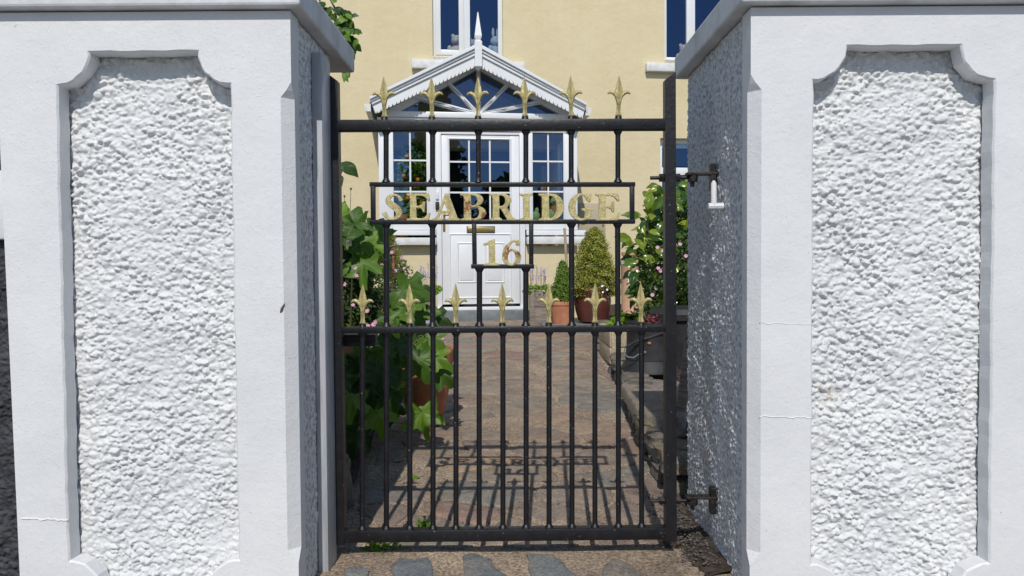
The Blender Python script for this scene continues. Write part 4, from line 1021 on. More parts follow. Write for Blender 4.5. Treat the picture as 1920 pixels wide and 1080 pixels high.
# ---- left bed: tall broad-leaved mallow beside the pillar
r = random.Random(21)
mal = thing('broad_leaved_shrub', (-.72, 3.25, .05), 'tall shrub with big lobed green leaves behind the left gate pillar', 'shrub')
def mloc(px, py, d): return at(px, py, d) - mal.location
stems = []
for k, (px, py, d) in enumerate([(655, 430, 3.3), (690, 455, 3.5), (660, 520, 3.1), (700, 560, 3.4), (750, 600, 3.5), (700, 650, 3.0), (745, 545, 3.6), (650, 470, 3.6), (780, 640, 3.3)]):
    e = mloc(px, py, d); bm = bmesh.new(); m_ = Vector((e.x * .45, e.y * .4, e.z * .62)); tube(bm, [(0, 0, 0), m_ * .55, m_, e], [.010, .008, .006, .003], 6); bm_obj('stem', bm, M['stem'], mal, True)
BL = [(650, 415, 3.35, .16, 20), (668, 440, 3.3, .17, 200), (700, 450, 3.45, .15, -30), (655, 470, 3.3, .17, 150), (680, 478, 3.2, .15, 190), (712, 430, 3.6, .14, -70), (640, 450, 3.3, .15, 60),
      (690, 505, 3.5, .16, 170), (715, 520, 3.4, .15, 100), (735, 545, 3.45, .17, -95), (760, 555, 3.6, .15, -60), (700, 545, 3.3, .16, 160), (725, 580, 3.3, .16, 200), (765, 590, 3.5, .18, -120), (790, 600, 3.55, .15, -80),
      (660, 545, 3.2, .14, 120), (650, 600, 3.1, .15, 200), (790, 628, 3.3, .15, -120), (745, 625, 3.1, .18, 180), (700, 640, 3.0, .17, 160), (665, 660, 3.0, .15, 200), (770, 655, 3.15, .16, -150), (800, 668, 3.15, .13, -110),
      (720, 680, 2.9, .17, 170), (690, 700, 2.9, .16, 190), (745, 720, 2.95, .17, 160), (790, 750, 3.0, .15, -165), (810, 690, 3.15, .12, -120), (660, 730, 2.8, .14, 180), (705, 760, 2.8, .15, 200), (675, 800, 2.7, .13, 170), (740, 780, 2.85, .14, 150), (655, 690, 2.9, .14, 150), (730, 650, 3.2, .15, 140), (640, 560, 3.2, .13, 90)]
for i in range(75):
    k_ = r.random()
    if k_ < .45: BL.append((r.gauss(655, 26), r.uniform(415, 490), r.uniform(3.1, 3.9), r.uniform(.08, .14), r.uniform(0, 360)))
    elif k_ < .7: BL.append((r.gauss(730, 30), r.uniform(560, 650), r.uniform(3.2, 3.9), r.uniform(.08, .13), r.uniform(0, 360)))
    else: BL.append((r.gauss(690, 42), r.uniform(640, 800), r.uniform(2.95, 3.4), r.uniform(.08, .14), r.uniform(0, 360)))
for i, (px, py, d, s, ang) in enumerate(BL):
    if (495 < py < 610 and px < 706) or (py > 690 and px > 775 and i != 26) or (py > 765 and px > 690): continue
    if i >= 37 and px > 745 and py > 640: continue
    if px > 850 - (i > 34) * 60 or px < 610 or (py < 545 and px > 712) or (py < 480 and px > 700): continue
    if d < 3.0: pass
    p = mloc(px, py, d); a = math.radians(ang)
    put_leaf(mal, 'leaf', BIG[i % 4], p, (r.uniform(-.35, .5), -1 + r.uniform(-.1, .5), r.uniform(.15, .9)), (-math.sin(a), r.uniform(-.4, 0), math.cos(a)), s * r.uniform(.85, 1.15))

def mass(name, boxes, n, size, mat, label, cat, seed, loc, aspect=.5, stems=None, core=True):
    t = thing(name, loc, label, cat); rr = np.random.default_rng(seed); P = []; N = []
    while len(P) < n:
        cx, cy, cz, sx, sy, sz = boxes[rr.integers(len(boxes))]
        v = rr.normal(size=3); v /= np.linalg.norm(v); k = rr.uniform(.35, 1.05)
        P.append((cx + v[0] * sx * k - loc[0], cy + v[1] * sy * k - loc[1], cz + v[2] * sz * k - loc[2])); N.append(v + (0, 0, .6))
    cloud('foliage', P, N, size, mat, t, seed, aspect=aspect); 
    return t
# geranium filling the left bed, in front of the house
def box_from_px(px, py, d, w, h, dd=.3):
    p = at(px, py, d); k = d / F; return (p.x, d, p.z, w * k, dd, h * k)
g1 = mass('geranium', [box_from_px(665, 520, 3.35, 32, 40, .12), box_from_px(680, 570, 3.3, 34, 36, .12), box_from_px(655, 585, 3.3, 30, 30, .12), box_from_px(670, 530, 4.0, 45, 60), box_from_px(730, 560, 4.6, 45, 55), box_from_px(690, 590, 4.2, 55, 50), box_from_px(770, 590, 5.2, 40, 35), box_from_px(650, 490, 3.9, 25, 60), box_from_px(710, 470, 5.2, 30, 50), box_from_px(745, 520, 5.8, 30, 40)],
          8200, .030, M['fern'], 'feathery green geranium with pink flowers left of the path', 'plant', 5, (-.9, 4.4, .1), .4)
for i, (px, py) in enumerate([(654, 455), (667, 503), (668, 517), (689, 583), (704, 604), (700, 609), (690, 611), (735, 473), (758, 503), (742, 508), (713, 543), (730, 549), (808, 590), (822, 592), (815, 600), (752, 482), (646, 533), (662, 572), (806, 582), (716, 497), (828, 588), (820, 606)]):
    d = 3.12 if px < 706 else (4.9 if px < 780 else 4.2); p = at(px, py, d) - g1.location; flower(g1, PINK, p, .0105 * (d / 3.6) ** .5 * (.8 + .4 * rf.random()), i)
for i, (px, py, d) in enumerate([(802, 604, 3.3), (808, 637, 3.3), (800, 634, 3.3), (745, 507, 4.6)]): flower(g1, LILAC, at(px, py, d) - g1.location, .011, 40 + i)
for i in range(26):
    px, py, d = rf.uniform(650, 770), rf.uniform(480, 600), rf.uniform(3.7, 5); e = at(px, py, d) - g1.location
    bm = bmesh.new(); tube(bm, [(e.x + rf.uniform(-.1, .1), e.y + .05, e.z - .3), (e.x + rf.uniform(-.03, .03), e.y, e.z - .12), e], [.003, .002, .0015], 4); bm_obj('stem', bm, M['stem'], g1)
# two dead seed stalks against the wall
sk = thing('seed_stalks', (-.95, 4.2, .1), 'thin upright seed stalks by the left gate post against the cream wall', 'plant')
for px, py, pb in ((658, 354, 440), (646, 368, 450)):
    e = at(px, py, 4.2) - sk.location; b = at(px - 7, pb + 60, 4.2) - sk.location; bm = bmesh.new(); tube(bm, [b, (b + e) / 2 + Vector((.004, 0, 0)), e], [.003, .002, .0015], 5); ball(bm, e, .006, (1, 1, 1.2)); bm_obj('stalk', bm, M['stem'], sk)
# single leaves that lean out by the left stile at mid height
lf = thing('hanging_spray', (-.70, 2.9, .9), 'pointed green leaves hanging beside the left gate stile above the shrub', 'plant')
for i, (px, py, s, a) in enumerate([(648, 318, .085, 235), (640, 322, .06, 190), (638, 345, .06, 175), (642, 340, .05, 200)]):
    put_leaf(lf, 'leaf', CLI[0], at(px - 10, py - 14, 2.9) - lf.location, (.3, -1, .5), (math.sin(math.radians(a + 180 if 0 else 360 - a)), 0, math.cos(math.radians(a))), s)
bm = bmesh.new(); tube(bm, [(-.12, 0, -.85), (-.08, 0, -.3), tuple(at(636, 300, 2.9) - lf.location)], [.008, .006, .003], 6); bm_obj('stem', bm, M['stem'], lf, True)
# climber hanging over behind the left pillar cap
cl = thing('climbing_plant', (-.85, 2.75, 0), 'climbing plant with small dark green leaves hanging behind the left pillar capstone', 'climbing plant')
vine = [(610, -20), (625, 10), (638, 30), (652, 50), (656, 68), (660, 88)]; v2 = [(640, 105), (645, 130), (646, 145)]
V_ = [at(px, py, 2.75) - cl.location for px, py in vine]
bm = bmesh.new(); tube(bm, [(0, 0, 0), (-.02, 0, .8), (0, 0, 1.75), *V_], [.018, .014, .009, .005, .004, .0035, .003, .0025, .002], 6); bm_obj('stem', bm, M['bark'], cl, True)
for i in range(75):
    j = r.uniform(0, len(vine) - 1.01); k = int(j); q = V_[k].lerp(V_[k + 1], j - k) + Vector((r.gauss(-.012, .022), r.gauss(0, .03), r.gauss(0, .025)))
    put_leaf(cl, 'leaf', CLI[i % 2], q, (r.uniform(-.8, .8), -1, r.uniform(-.1, 1)), (r.uniform(-.6, 1), r.uniform(-.4, .2), r.uniform(-1, .1)), r.uniform(.03, .055))
for i in range(7):
    px, py = v2[i % 3]; put_leaf(cl, 'leaf', CLI[i % 2], at(px + r.uniform(-8, 8), py - 12, 2.75) - cl.location, (r.uniform(-.5, .5), -1, .4), (r.uniform(-.5, .5), 0, -1), .045)

# ---- terracotta pot by the path (left), planted with low blossom
def pot(name, x, y, z, prof, mat, label, cat='plant pot', group=None, soil_r=None, soil_z=None, n=40):
    t = thing(name, (x, y, z), label, cat, group)
    bm = bmesh.new(); lathe(bm, prof, n=n); bm_obj('pot_body', bm, mat, t, True)
    if soil_r:
        bm = bmesh.new(); lathe(bm, [(soil_r, soil_z - .01), (soil_r, soil_z), (soil_r * .5, soil_z + .012), (0, soil_z + .015)], n=20); bm_obj('soil', bm, M['soil'], t, True)
    return t
yp = 3.42; pb = at(800, 792, yp); q = at(851, 650, yp); xp = at(797, 700, yp).x; zr = at(800, 652, yp).z; R_ = q.x - xp; zb = gz(yp) + .004; H_ = zr - zb
pt1 = pot('terracotta_pot', xp, yp, zb, [(0, 0), (R_ * .52, 0), (R_ * .58, .01), (R_ * .80, H_ * .42), (R_ * .92, H_ * .74), (R_ * .96, H_ * .80), (R_ * .97, H_ * .815), (R_ * .985, H_ * .83), (R_ * 1.0, H_ * .93), (R_ * 1.04, H_ * .98), (R_ * 1.02, H_), (R_ * .90, H_), (R_ * .87, H_ * .97), (R_ * .84, H_ * .86), (0, H_ * .85)], M['terracotta'],
          'large terracotta pot on the left edge of the path, holding small blue and pink flowers', 'plant pot', None, R_ * .85, H_ * .88)
lob = mass('lobelia', [(xp, yp, zr - .02, R_ * .6, R_ * .6, .03), (xp - .02, yp + .08, zr + .03, .05, .03, .05)], 500, .016, M['limegreen'], 'small trailing plant with lilac and pink flowers in the large terracotta pot', 'plant', 9, (xp, yp, zr - .04))
for i in range(16): flower(lob, (PINK, LILAC)[i % 2], Vector((rf.uniform(-.03, .09), rf.uniform(-.03, .1), rf.uniform(.04, .10))), .009, 80 + i)
# second terracotta pot mostly hidden in the shade at the far left
pot('terracotta_pot', -.80, 3.2, .05, [(0, 0), (.09, 0), (.13, .32), (.145, .33), (.145, .38), (.125, .38), (.12, .34), (0, .33)], M['terracotta'], 'terracotta pot in shade behind the left gate stile, under the latch box', 'plant pot', None, .12, .35)

# ---- weathered timber planters either side of the door step
def planter(x0, x1, y0, y1, z0, z1, mat, label, boards=2, name='wooden_planter', rz=0):
    t = thing(name, ((x0 + x1) / 2, (y0 + y1) / 2, z0), label, 'planter', None, rz); w2, d2, h = (x1 - x0) / 2, (y1 - y0) / 2, z1 - z0; bh = h / boards
    for k in range(boards):
        for (a, b, c, d) in ((-w2, w2, -d2, -d2 + .02), (-w2, w2, d2 - .02, d2), (-w2, -w2 + .02, -d2 + .0205, d2 - .0205), (w2 - .02, w2, -d2 + .0205, d2 - .0205)):
            box('board', a, b, c + rf.uniform(-.001, .001), d, k * bh + .004 * (k > 0), (k + 1) * bh - .002, mat, t, .002)
    for sx in (-1, 1):
        for sy in (-1, 1): a = sx * (w2 - .012); b = sy * (d2 + .003); box('post', min(a, a - sx * .035), max(a, a - sx * .035), min(b, b - sy * .02) - (sy < 0) * .012, max(b, b - sy * .02) + (sy > 0) * .012, -.006, h + .004, mat, t, .002)
    box('soil', -w2 + .021, w2 - .021, -d2 + .021, d2 - .021, h * .5, h - .03, M['soil'], t)
    return t
zt1, zb1 = at(1010, 543, 7.45).z, gz(7.4) + .002
pr = planter(at(993, 560, 7.45).x, at(1062, 560, 7.45).x, 7.42, 7.72, zb1, zt1, M['oldwood'], 'weathered grey timber planter right of the door step')
pl_ = planter(at(735, 560, 7.3).x, at(812, 560, 7.3).x, 7.28, 7.56, zb1, at(800, 545, 7.3).z, M['oldwood'], 'weathered timber planter left of the door step')
def lowplants(px0, px1, py, d, label, seed):
    a, b = at(px0, py, d), at(px1, py, d); c = (a + b) / 2
    t = mass('lavender', [(a.x + (b.x - a.x) * k / 4, d, a.z - .02, .05, .10, .045) for k in range(5)], 700, .032, M['limegreen'], label, 'plant', seed, (c.x, d, c.z - .05), .8)
    for i in range(22):
        x = rf.uniform(a.x, b.x) - c.x; h = rf.uniform(.10, .24); bm = bmesh.new(); y = rf.uniform(-.08, .08); e = Vector((x + rf.uniform(-.03, .03), y, .05 + h)); tube(bm, [(x, y, 0), e], [.002, .0015], 4); bm_obj('stem', bm, M['stem'], t)
        for k in range(3): flower(t, LILAC, e - Vector((rf.uniform(-.01, .01), .002, .022 * k)), .010, i * 3 + k)
    return t
lowplants(992, 1030, 540, 7.5, 'lavender and lime green leaves in the planter right of the door', 31)
lowplants(782, 818, 540, 7.35, 'lavender and lime green leaves in the planter left of the door', 32)

# ---- box topiary in pots on the right
yt_ = 7.15; a, b = at(1033, 600, yt_), at(1078, 600, yt_); cx = (a.x + b.x) / 2; R_ = (b.x - a.x) / 2; z0 = at(1055, 609, yt_ - R_).z; z1 = at(1055, 566, yt_ - R_).z; H_ = z1 - z0
tag(box('plinth_slab', cx - .2, cx + .75, 6.85, 7.8, gz(7.3) - .08, z0 - .0005, M['slate_step'], None, .006), 'flat slate slab under the two potted box bushes', 'slab')
tp = pot('terracotta_pot', cx, yt_, z0, [(0, 0), (R_ * .86, 0), (R_ * .93, H_ * .8), (R_ * .93, H_ * .83), (R_, H_ * .84), (R_ * 1.0, H_ * .97), (R_ * .97, H_), (R_ * .86, H_), (R_ * .84, H_ * .9), (0, H_ * .9)], M['terracotta'], 'small orange terracotta pot in front of the grey planter, under a box cone', 'plant pot', None, R_ * .84, H_ * .93)
def cone_bush(px, pytop, pybot, pw, d, mat, label, seed, n, power=.6, size=.017, x=None, y=None):
    a = at(px, pybot, d); b = at(px, pytop, d); R = pw / 2 * d / F; H = b.z - a.z
    t = thing('box_bush', (a.x if x is None else x, d if y is None else y, a.z), label, 'box bush', 'clipped box bushes')
    P, N = on_cone(n, R, H, seed, power); cloud('foliage', P, N, size, mat, t, seed, aspect=.6)
    prof = [(R * .62 * (1 - k / 10) ** power if k else R * .5, H * k / 10 * .93) for k in range(11)]; prof[-1] = (0, H * .93)
    bm = bmesh.new(); lathe(bm, prof, n=16)
    for v in bm.verts: v.co += Vector((rf.uniform(-1, 1), rf.uniform(-1, 1), rf.uniform(-1, 1))) * .012
    bm_obj('inner_twigs', bm, M['bark'], t, True)
    bm = bmesh.new(); tube(bm, [(0, 0, -.05), (0, 0, H * .4)], .014, 8); bm_obj('stem', bm, M['bark'], t, True)
    return t
cone_bush(1049, 489, 564, 42, yt_, M['boxgreen'], 'small bright green box cone in the orange terracotta pot', 5, 6500, .50, .015, cx)
yg = 7.25; a, b = at(1075, 560, yg), at(1147, 560, yg); cx2 = (a.x + b.x) / 2; R_ = (b.x - a.x) / 2; z1g = at(1110, 541, yg - R_ * .5).z; z0g = at(1105, 605, yg - R_ * .7).z; H_ = z1g - z0g
pot('glazed_pot', cx2, yg, z0g, [(0, 0), (R_ * .66, 0), (R_ * .74, .01), (R_ * .90, H_ * .35), (R_ * .96, H_ * .62), (R_ * .94, H_ * .82), (R_ * .96, H_ * .85), (R_ * 1.05, H_ * .90), (R_ * 1.08, H_ * .96), (R_ * 1.04, H_), (R_ * .94, H_), (R_ * .88, H_ * .93), (0, H_ * .92)], M['glazed'], 'big dark oxblood glazed pot holding the large box cone', 'plant pot', None, R_ * .88, H_ * .95, 48)
cone_bush(1117, 427, 552, 86, yg, M['boxgold'], 'large box cone tinged gold and rust in the dark glazed pot', 8, 15000, .50, .019, cx2 + .02)
cone_bush(722, 415, 520, 66, 7.2, M['boxgold'], 'golden box cone left of the porch, half hidden by the leafy shrub', 9, 6000, .6, .020)
pot('terracotta_pot', at(722, 520, 7.2).x, 7.2, gz(7.2) + .03, [(0, 0), (.12, 0), (.16, .30), (.175, .31), (.175, .36), (.15, .36), (.14, .32), (0, .31)], M['terracotta'], 'terracotta pot under the golden box cone left of the porch', 'plant pot', None, .14, .33)
# wooden pole and rusty stake
def pole(px0, py0, px1, py1, d, rad, mat, name, label, cap=None):
    a, b = at(px0, py0, d), at(px1, py1, d); t = thing(name, (b.x, d, b.z), label, 'pole'); bm = bmesh.new(); tube(bm, [(0, 0, 0), a - b - Vector((0, 0, 0)), (a - b) + Vector((0, 0, .004))], [rad * 1.1, rad, rad * .5], 10); bm_obj('shaft', bm, mat, t, True)
    if cap: bm = bmesh.new(); c = a - b; tube(bm, [c - Vector((0, 0, .006)), c + Vector((0, 0, .006))], rad * 1.7, 12); bm_obj('cap', bm, M['oldwood'], t, True)
    return t
pole(1058.5, 428, 1066, 560, 7.38, .013, M['polewood'], 'wooden_pole', 'bare wooden pole standing upright behind the small box cone')
pole(739, 460, 735, 560, 5.3, .012, M['rustpipe'], 'garden_stake', 'rust coloured stake with a flat cap among the flowers left of the door', True)
# tall chimney pot
yc = 7.0; a, b = at(1164, 500, yc), at(1201, 500, yc); cx = (a.x + b.x) / 2; R_ = (b.x - a.x) / 2; z0, z1 = at(1180, 585, yc).z, at(1180, 472, yc).z; H_ = z1 - z0
ch = pot('chimney_pot', cx, yc, z0 - .05, [(R_ * .8, 0), (R_ * .98, .0), (R_ * 1.0, .07), (R_ * .94, .08), (R_ * .97, H_ * .86), (R_ * 1.05, H_ * .90), (R_ * 1.05, H_ * .93), (R_ * .80, H_ * .95), (R_ * .78, H_ * 1.02), (R_ * .92, H_ * 1.03), (R_ * .92, H_ * 1.08), (R_ * .74, H_ * 1.08), (R_ * .72, H_ * .9)], M['terracotta_pale'], 'tall pale terracotta chimney pot standing beside the glazed pot', 'chimney pot')

# ---- glossy evergreen with pink blossom behind the right pillar
cam_ = thing('evergreen_shrub', (1.02, 5.0, .1), 'glossy yellow green evergreen shrub beside the right gate stile', 'shrub')
for i in range(9):
    e = at(r.uniform(1200, 1285), r.uniform(350, 520), 5 + r.uniform(-.2, .3)) - cam_.location; bm = bmesh.new(); tube(bm, [(r.uniform(-.03, .03), 0, 0), (e.x * .3, e.y * .3, e.z * .45), (e.x * .75, e.y * .7, e.z * .8), e], [.014, .010, .006, .003], 6); bm_obj('branch', bm, M['bark'], cam_, True)
cnt = 0
P = []; N = []; rr = np.random.default_rng(77)
while len(P) < 1500:
    py = rr.uniform(360, 610); lim = 1245 if py < 380 else (1198 if 430 < py < 560 else (1212 if py < 430 else 1225)); px = rr.uniform(lim, 1345); d = rr.uniform(5.0, 5.5); q = at(px, py, d) - cam_.location; P.append(tuple(q)); N.append((rr.normal() * .4, -1, .4))
cloud('inner_leaves', P, N, .075, M['glossleaf'], cam_, 6, aspect=.5)
while cnt < 290:
    py = r.uniform(340, 600); lim = 1232 if py < 370 else (1182 if 430 < py < 560 else (1198 if py < 430 else 1215)); px = lim + (1340 - lim) * r.random() ** 1.25
    d = r.uniform(4.72, 5.35); k = r.uniform(0, 1)
    put_leaf(cam_, 'leaf', GLO[cnt % 2], at(px, py, d) - cam_.location, (r.uniform(-.8, .6), -1, r.uniform(-.1, 1.1)), (r.uniform(-1, .7), r.uniform(-.5, .2), r.uniform(-1, .35)), r.uniform(.07, .125)); cnt += 1
g2 = mass('geranium', [box_from_px(1230, 530, 4.8, 45, 55, .2), box_from_px(1270, 480, 4.8, 30, 70, .2), box_from_px(1225, 585, 4.7, 35, 25, .15), box_from_px(1300, 540, 4.8, 30, 60, .2)], 2600, .030, M['fern'], 'trailing geranium with pink flowers growing through the evergreen shrub', 'plant', 15, (.98, 4.8, .15), .5)
for i, (px, py) in enumerate([(1233, 464), (1234, 503), (1229, 540), (1223, 553), (1275, 458), (1286, 480), (1243, 470), (1168, 493), (1213, 610), (1238, 508)]):
    flower(g2, PINK if i != 7 else LILAC, at(px, py, 4.62) - g2.location, .0135, 60 + i); 
# low plants on the right bed
def strap(loc, n, L, mat, label, name, seed):
    t = thing(name, loc, label, 'plant'); rr = random.Random(seed)
    for i in range(n):
        a = rr.uniform(0, 6.28); l = L * rr.uniform(.6, 1.1); up = rr.uniform(.5, 1.1); vs = []; w_ = rr.uniform(.008, .013); K = 6
        for k in range(K + 1):
            s = k / K; x = math.cos(a) * l * s; y = math.sin(a) * l * s; z = l * up * (s - .75 * s * s); ww = w_ * math.sin(PI * min(.98, .12 + .88 * s)) + .001
            vs += [(x - math.sin(a) * ww, y + math.cos(a) * ww, z + .004), (x, y, z), (x + math.sin(a) * ww, y - math.cos(a) * ww, z + .004)]
        fs = []
        for k in range(K):
            for j in (0, 1): b = k * 3 + j; fs.append((b, b + 1, b + 4, b + 3))
        mesh_obj('leaf', vs, fs, mat, t, True)
    return t
strap(at(1192, 600, 5.25), 34, .17, M['limegreen'], 'clump of arching lime green strap leaves behind the pale crate', 'strap_leaved_plant', 3)
cr_ = mass('heather', [box_from_px(1222, 603, 4.25, 16, 14, .06)], 420, .016, M['crimson'], 'small crimson leaved plant between the black bucket and the shrub', 'plant', 17, (.79, 4.25, .30))
for i in range(6): flower(cr_, LILAC if i % 2 else PINK, Vector((rf.uniform(-.05, .05), -.06, rf.uniform(.0, .12))), .009, 90 + i)
# dandelion-like weed with white seedhead
wd = thing('wild_flower', at(1150, 585, 5.6), 'thin weed stalk with tiny white flowers in front of the glazed pot', 'plant')
e = at(1133, 542, 5.6) - wd.location; bm = bmesh.new(); tube(bm, [(0, 0, -.05), (e.x * .5, 0, e.z * .5), e], .002, 4); bm_obj('stem', bm, M['stem'], wd)
WH = flower_mesh('white_flower', M['upvc'])
for i in range(5): flower(wd, WH, e + Vector((rf.uniform(-.03, .03), 0, rf.uniform(-.03, .03))), .009, i)

# ---- pale crate, black bucket, slates and stones of the right bed
zc = .135
cr = planter(.640, .90, 4.90, 5.50, at(1150, 682, 4.92).z, at(1146, 620, 4.92).z, M['crate'], 'pale timber crate planted up at the right edge of the path', 2)
lp = mass('crate_plants', [(.72, 5.1, .36, .06, .12, .03), (.8, 5.3, .37, .07, .12, .04)], 420, .04, M['limegreen'], 'low lime green leaves filling the pale crate', 'plant', 44, (.77, 5.2, .33), .8)
# stone edging of the raised bed
bed = thing('raised_bed', (.60, 3.9, 0), 'low dry stone edge of the raised bed on the right of the path', 'raised bed')
rs = random.Random(12)
def rock(parent, c, dims, seed, mat=None, name='stone', rot=0):
    bm = bmesh.new(); bmesh.ops.create_icosphere(bm, subdivisions=3, radius=1); rr = random.Random(seed); o1, o2, o3 = rr.uniform(0, 9), rr.uniform(0, 9), rr.uniform(0, 9)
    for v in bm.verts:
        p = v.co.copy(); q = Vector([math.copysign(abs(k) ** .45, k) for k in p]); k = 1 + .10 * math.sin(3.1 * p.x + o1) * math.sin(2.7 * p.y + o2) + .06 * math.sin(7 * p.z + o3 + 4 * p.x)
        q = q * k; v.co = Vector((q.x * dims[0], q.y * dims[1], q.z * dims[2])); v.co = Matrix.Rotation(rot, 3, 'Z') @ v.co
    o = bm_obj(name, bm, mat or M['bedstone'], parent, True); o.location = c; return o
y = 2.35; k = 0
while y < 6.8:
    L = rs.uniform(.18, .34); h = .055 + (.02 if y < 4.7 else 0)
    for lay in range(2):
        rock(bed, Vector((xr(y) + .075 + rs.uniform(-.015, .015) - .60, y + L / 2 - 3.9, gz(y) + .03 + lay * h * 1.0)), (.075, L * .29, h * .36), k, rot=-.062 + rs.uniform(-.1, .1)); k += 1
    y += L * .62
def slab(pts_px, d_z, z, h, label, seed, mat='slate_blue', name='slate_slab'):
    poly = []
    for px, py in pts_px:
        rr_ = ray(px, py); t_ = (z - EYE.z) / rr_.z; q = EYE + rr_ * t_; poly.append(Vector((q.x, q.y)))
    c = sum(poly, Vector((0, 0))) / len(poly); A = sum(poly[i].cross(poly[(i + 1) % len(poly)]) if hasattr(poly[i], 'cross') else 0 for i in range(len(poly)))
    vs, fs = stone_mesh([p_ - c for p_ in poly], lambda x, y: 0, h, seed); vs = [(a, b, (q if q > 0 else -.03)) for a, b, q in vs]
    o = mesh_obj(name, vs, fs, M[mat], None, True); o.location = (c.x, c.y, z - h); return tag(o, label, 'slab')
slab([(1163, 716), (1215, 708), (1300, 716), (1300, 770), (1245, 790), (1192, 765)], 0, .165, .03, 'flat grey slate slab under the black bucket on the raised bed', 3, 'paving')
slab([(1185, 768), (1240, 760), (1300, 765), (1300, 850), (1235, 850)], 0, .10, .03, 'lower slate slab in shade in front of the bucket slab', 4)
# black bucket (old coal scuttle) with wire handle
yb_ = 4.15; a, b = at(1172, 650, yb_), at(1262, 650, yb_); cxb = (a.x + b.x) / 2; Rb = (b.x - a.x) / 2; zb_ = .17; zt_ = at(1210, 603, yb_).z; Hb = zt_ - zb_
bk = thing('coal_bucket', (cxb, yb_, zb_), 'black metal coal bucket with a wire handle on the slate slab', 'bucket')
bm = bmesh.new(); lathe(bm, [(0, 0), (Rb * 1.22, 0), (Rb * 1.20, .012), (Rb * .98, Hb * .22), (Rb * .97, Hb * .24), (Rb * .99, Hb * .25), (Rb * .93, Hb * .55), (Rb * .93, Hb * .9), (Rb * .97, Hb * .97), (Rb * .97, Hb), (Rb * .90, Hb), (Rb * .88, Hb * .9), (0, Hb * .85)], n=36); bm_obj('bucket_body', bm, M['black'], bk, True)
bm = bmesh.new(); ww = at(1177, 655, yb_).x - cxb
hnd = [(px, py) for px, py in ((1172, 652), (1170, 662), (1176, 669), (1188, 671), (1198, 664))]
tube(bm, [Vector((at(px, py, yb_ - Rb).x - cxb, -Rb * .98, at(px, py, yb_ - Rb).z - zb_)) for px, py in hnd], .0035, 6); bm_obj('handle', bm, M['slate_step'], bk, True)
bm = bmesh.new(); tube(bm, [Vector((at(px, py, yb_ - Rb).x - cxb, -Rb * (.92 if px > 1180 else .8), at(px, py, yb_ - Rb).z - zb_)) for px, py in ((1175, 652), (1195, 640), (1218, 634), (1245, 624))], .007, 6); bm_obj('strap', bm, M['black'], bk, True)
for px, py in ((1218, 644), (1209, 661)):
    q = at(px, py, yb_ - Rb); bm = bmesh.new(); ball(bm, (q.x - cxb, -Rb * .95, q.z - zb_), .010, (1, .5, .8)); bm_obj('rivet', bm, M['rustpipe'] if py < 650 else M['slate_step'], bk, True)
# black lidded bin and planks behind the right stile
bn = pot('black_bin', 1.03, 4.55, .12, [(0, 0), (.13, 0), (.165, .30), (.185, .31), (.19, .345), (.17, .375), (.05, .39), (0, .39)], M['black'], 'round black lidded bin behind the right gate stile', 'bin')
for i, (x, y, h, lab) in enumerate(((.665, 2.75, .58, 'front weathered plank leaning behind the lower right hinge'), (.72, 3.2, .52, 'rear weathered plank on edge beyond the right gate stile'))):
    o = box('plank', -.018, .018, -.18, .18, 0, h, M['oldwood'], None, .003); o.location = (x, y, gz(y)); o.rotation_euler = (.10, .12, -.1 - i * .2); tag(o, lab, 'plank', None)
# dark rockery stones under the shrub on the left
rk = thing('rockery', (-.62, 2.8, 0), 'dark rockery stones in the shade of the left gate pillar', 'rockery')
for i in range(13):
    y = 2.2 + i * .13; rock(rk, Vector((-.62 - .02 * i + rs.uniform(-.03, .03) + .62 - .0, y - 2.8, gz(y) + .06)), (rs.uniform(.06, .09), rs.uniform(.07, .1), rs.uniform(.06, .12)), 70 + i, rot=rs.uniform(0, 3))
# weeds and fallen leaves on the path
for i, (px, py, s) in enumerate(((755, 870, .05), (783, 893, .045))):
    r_ = ray(px, py); q = EYE + r_ * ((gz(2.5) + .008 - EYE.z) / r_.z); o = bpy.data.objects.new('fallen_leaf', CLI[0]); C.objects.link(o)
    o.location = q; o.scale = (s, s, s); o.rotation_euler = (.15, -.2, 1 + i * 2); tag(o, ('fallen green leaf on the dark left part of the path', 'small curled green leaf lying on the sunlit path edge')[i], 'leaf')
for i, (px, py, s, lab) in enumerate(((713, 1024, .055, 'tuft of bright green weed under the bottom rail at the left'), (798, 986, .022, 'tiny weed on the path seen between the gate bars'))):
    r_ = ray(px, py); q = EYE + r_ * ((-.002 - EYE.z) / r_.z); wv = thing('weed', q, lab, 'weed'); wv.location.z = (-.003 if wv.location.y < 1.98 else gz(wv.location.y))
    P = [(rf.gauss(0, s * .5), rf.gauss(0, s * .35), abs(rf.gauss(0, .013))) for _ in range(170)]; cloud('foliage', P, [(0, 0, 1)] * len(P), .014, M['limegreen'], wv, 3 + i, aspect=.7)

# ---- citrus and cacti inside the porch windows
def house_thing(name, u, v, z, label, cat): return thing(name, house_pt(u, v, z), label, cat, None, HA)
uc, zc_ = hp(769, 405, VP + .35)
zf = P_(900, 425)[1]
cit = house_thing('orange_tree', hp(775, 400, VP + .22)[0], VP + .22, zf - .1, 'potted orange tree with fruit inside the left porch window', 'houseplant')
P = []; N = []; rr = np.random.default_rng(3)
for i in range(1150):
    t = rr.uniform(0, 1); w_ = .21 * (1 - abs(t - .35) * .9); v = rr.normal(size=3); v /= np.linalg.norm(v); P.append((v[0] * w_ + .02 * math.sin(9 * t), v[1] * w_ * .45, .22 + t * .78)); N.append(v)
cloud('foliage', P, N, .062, M['boxgreen'], cit, 3, aspect=.5)
bm = bmesh.new(); tube(bm, [(0, 0, 0), (.01, 0, .5), (0, 0, .95)], [.012, .009, .004], 6); bm_obj('trunk', bm, M['bark'], cit, True)
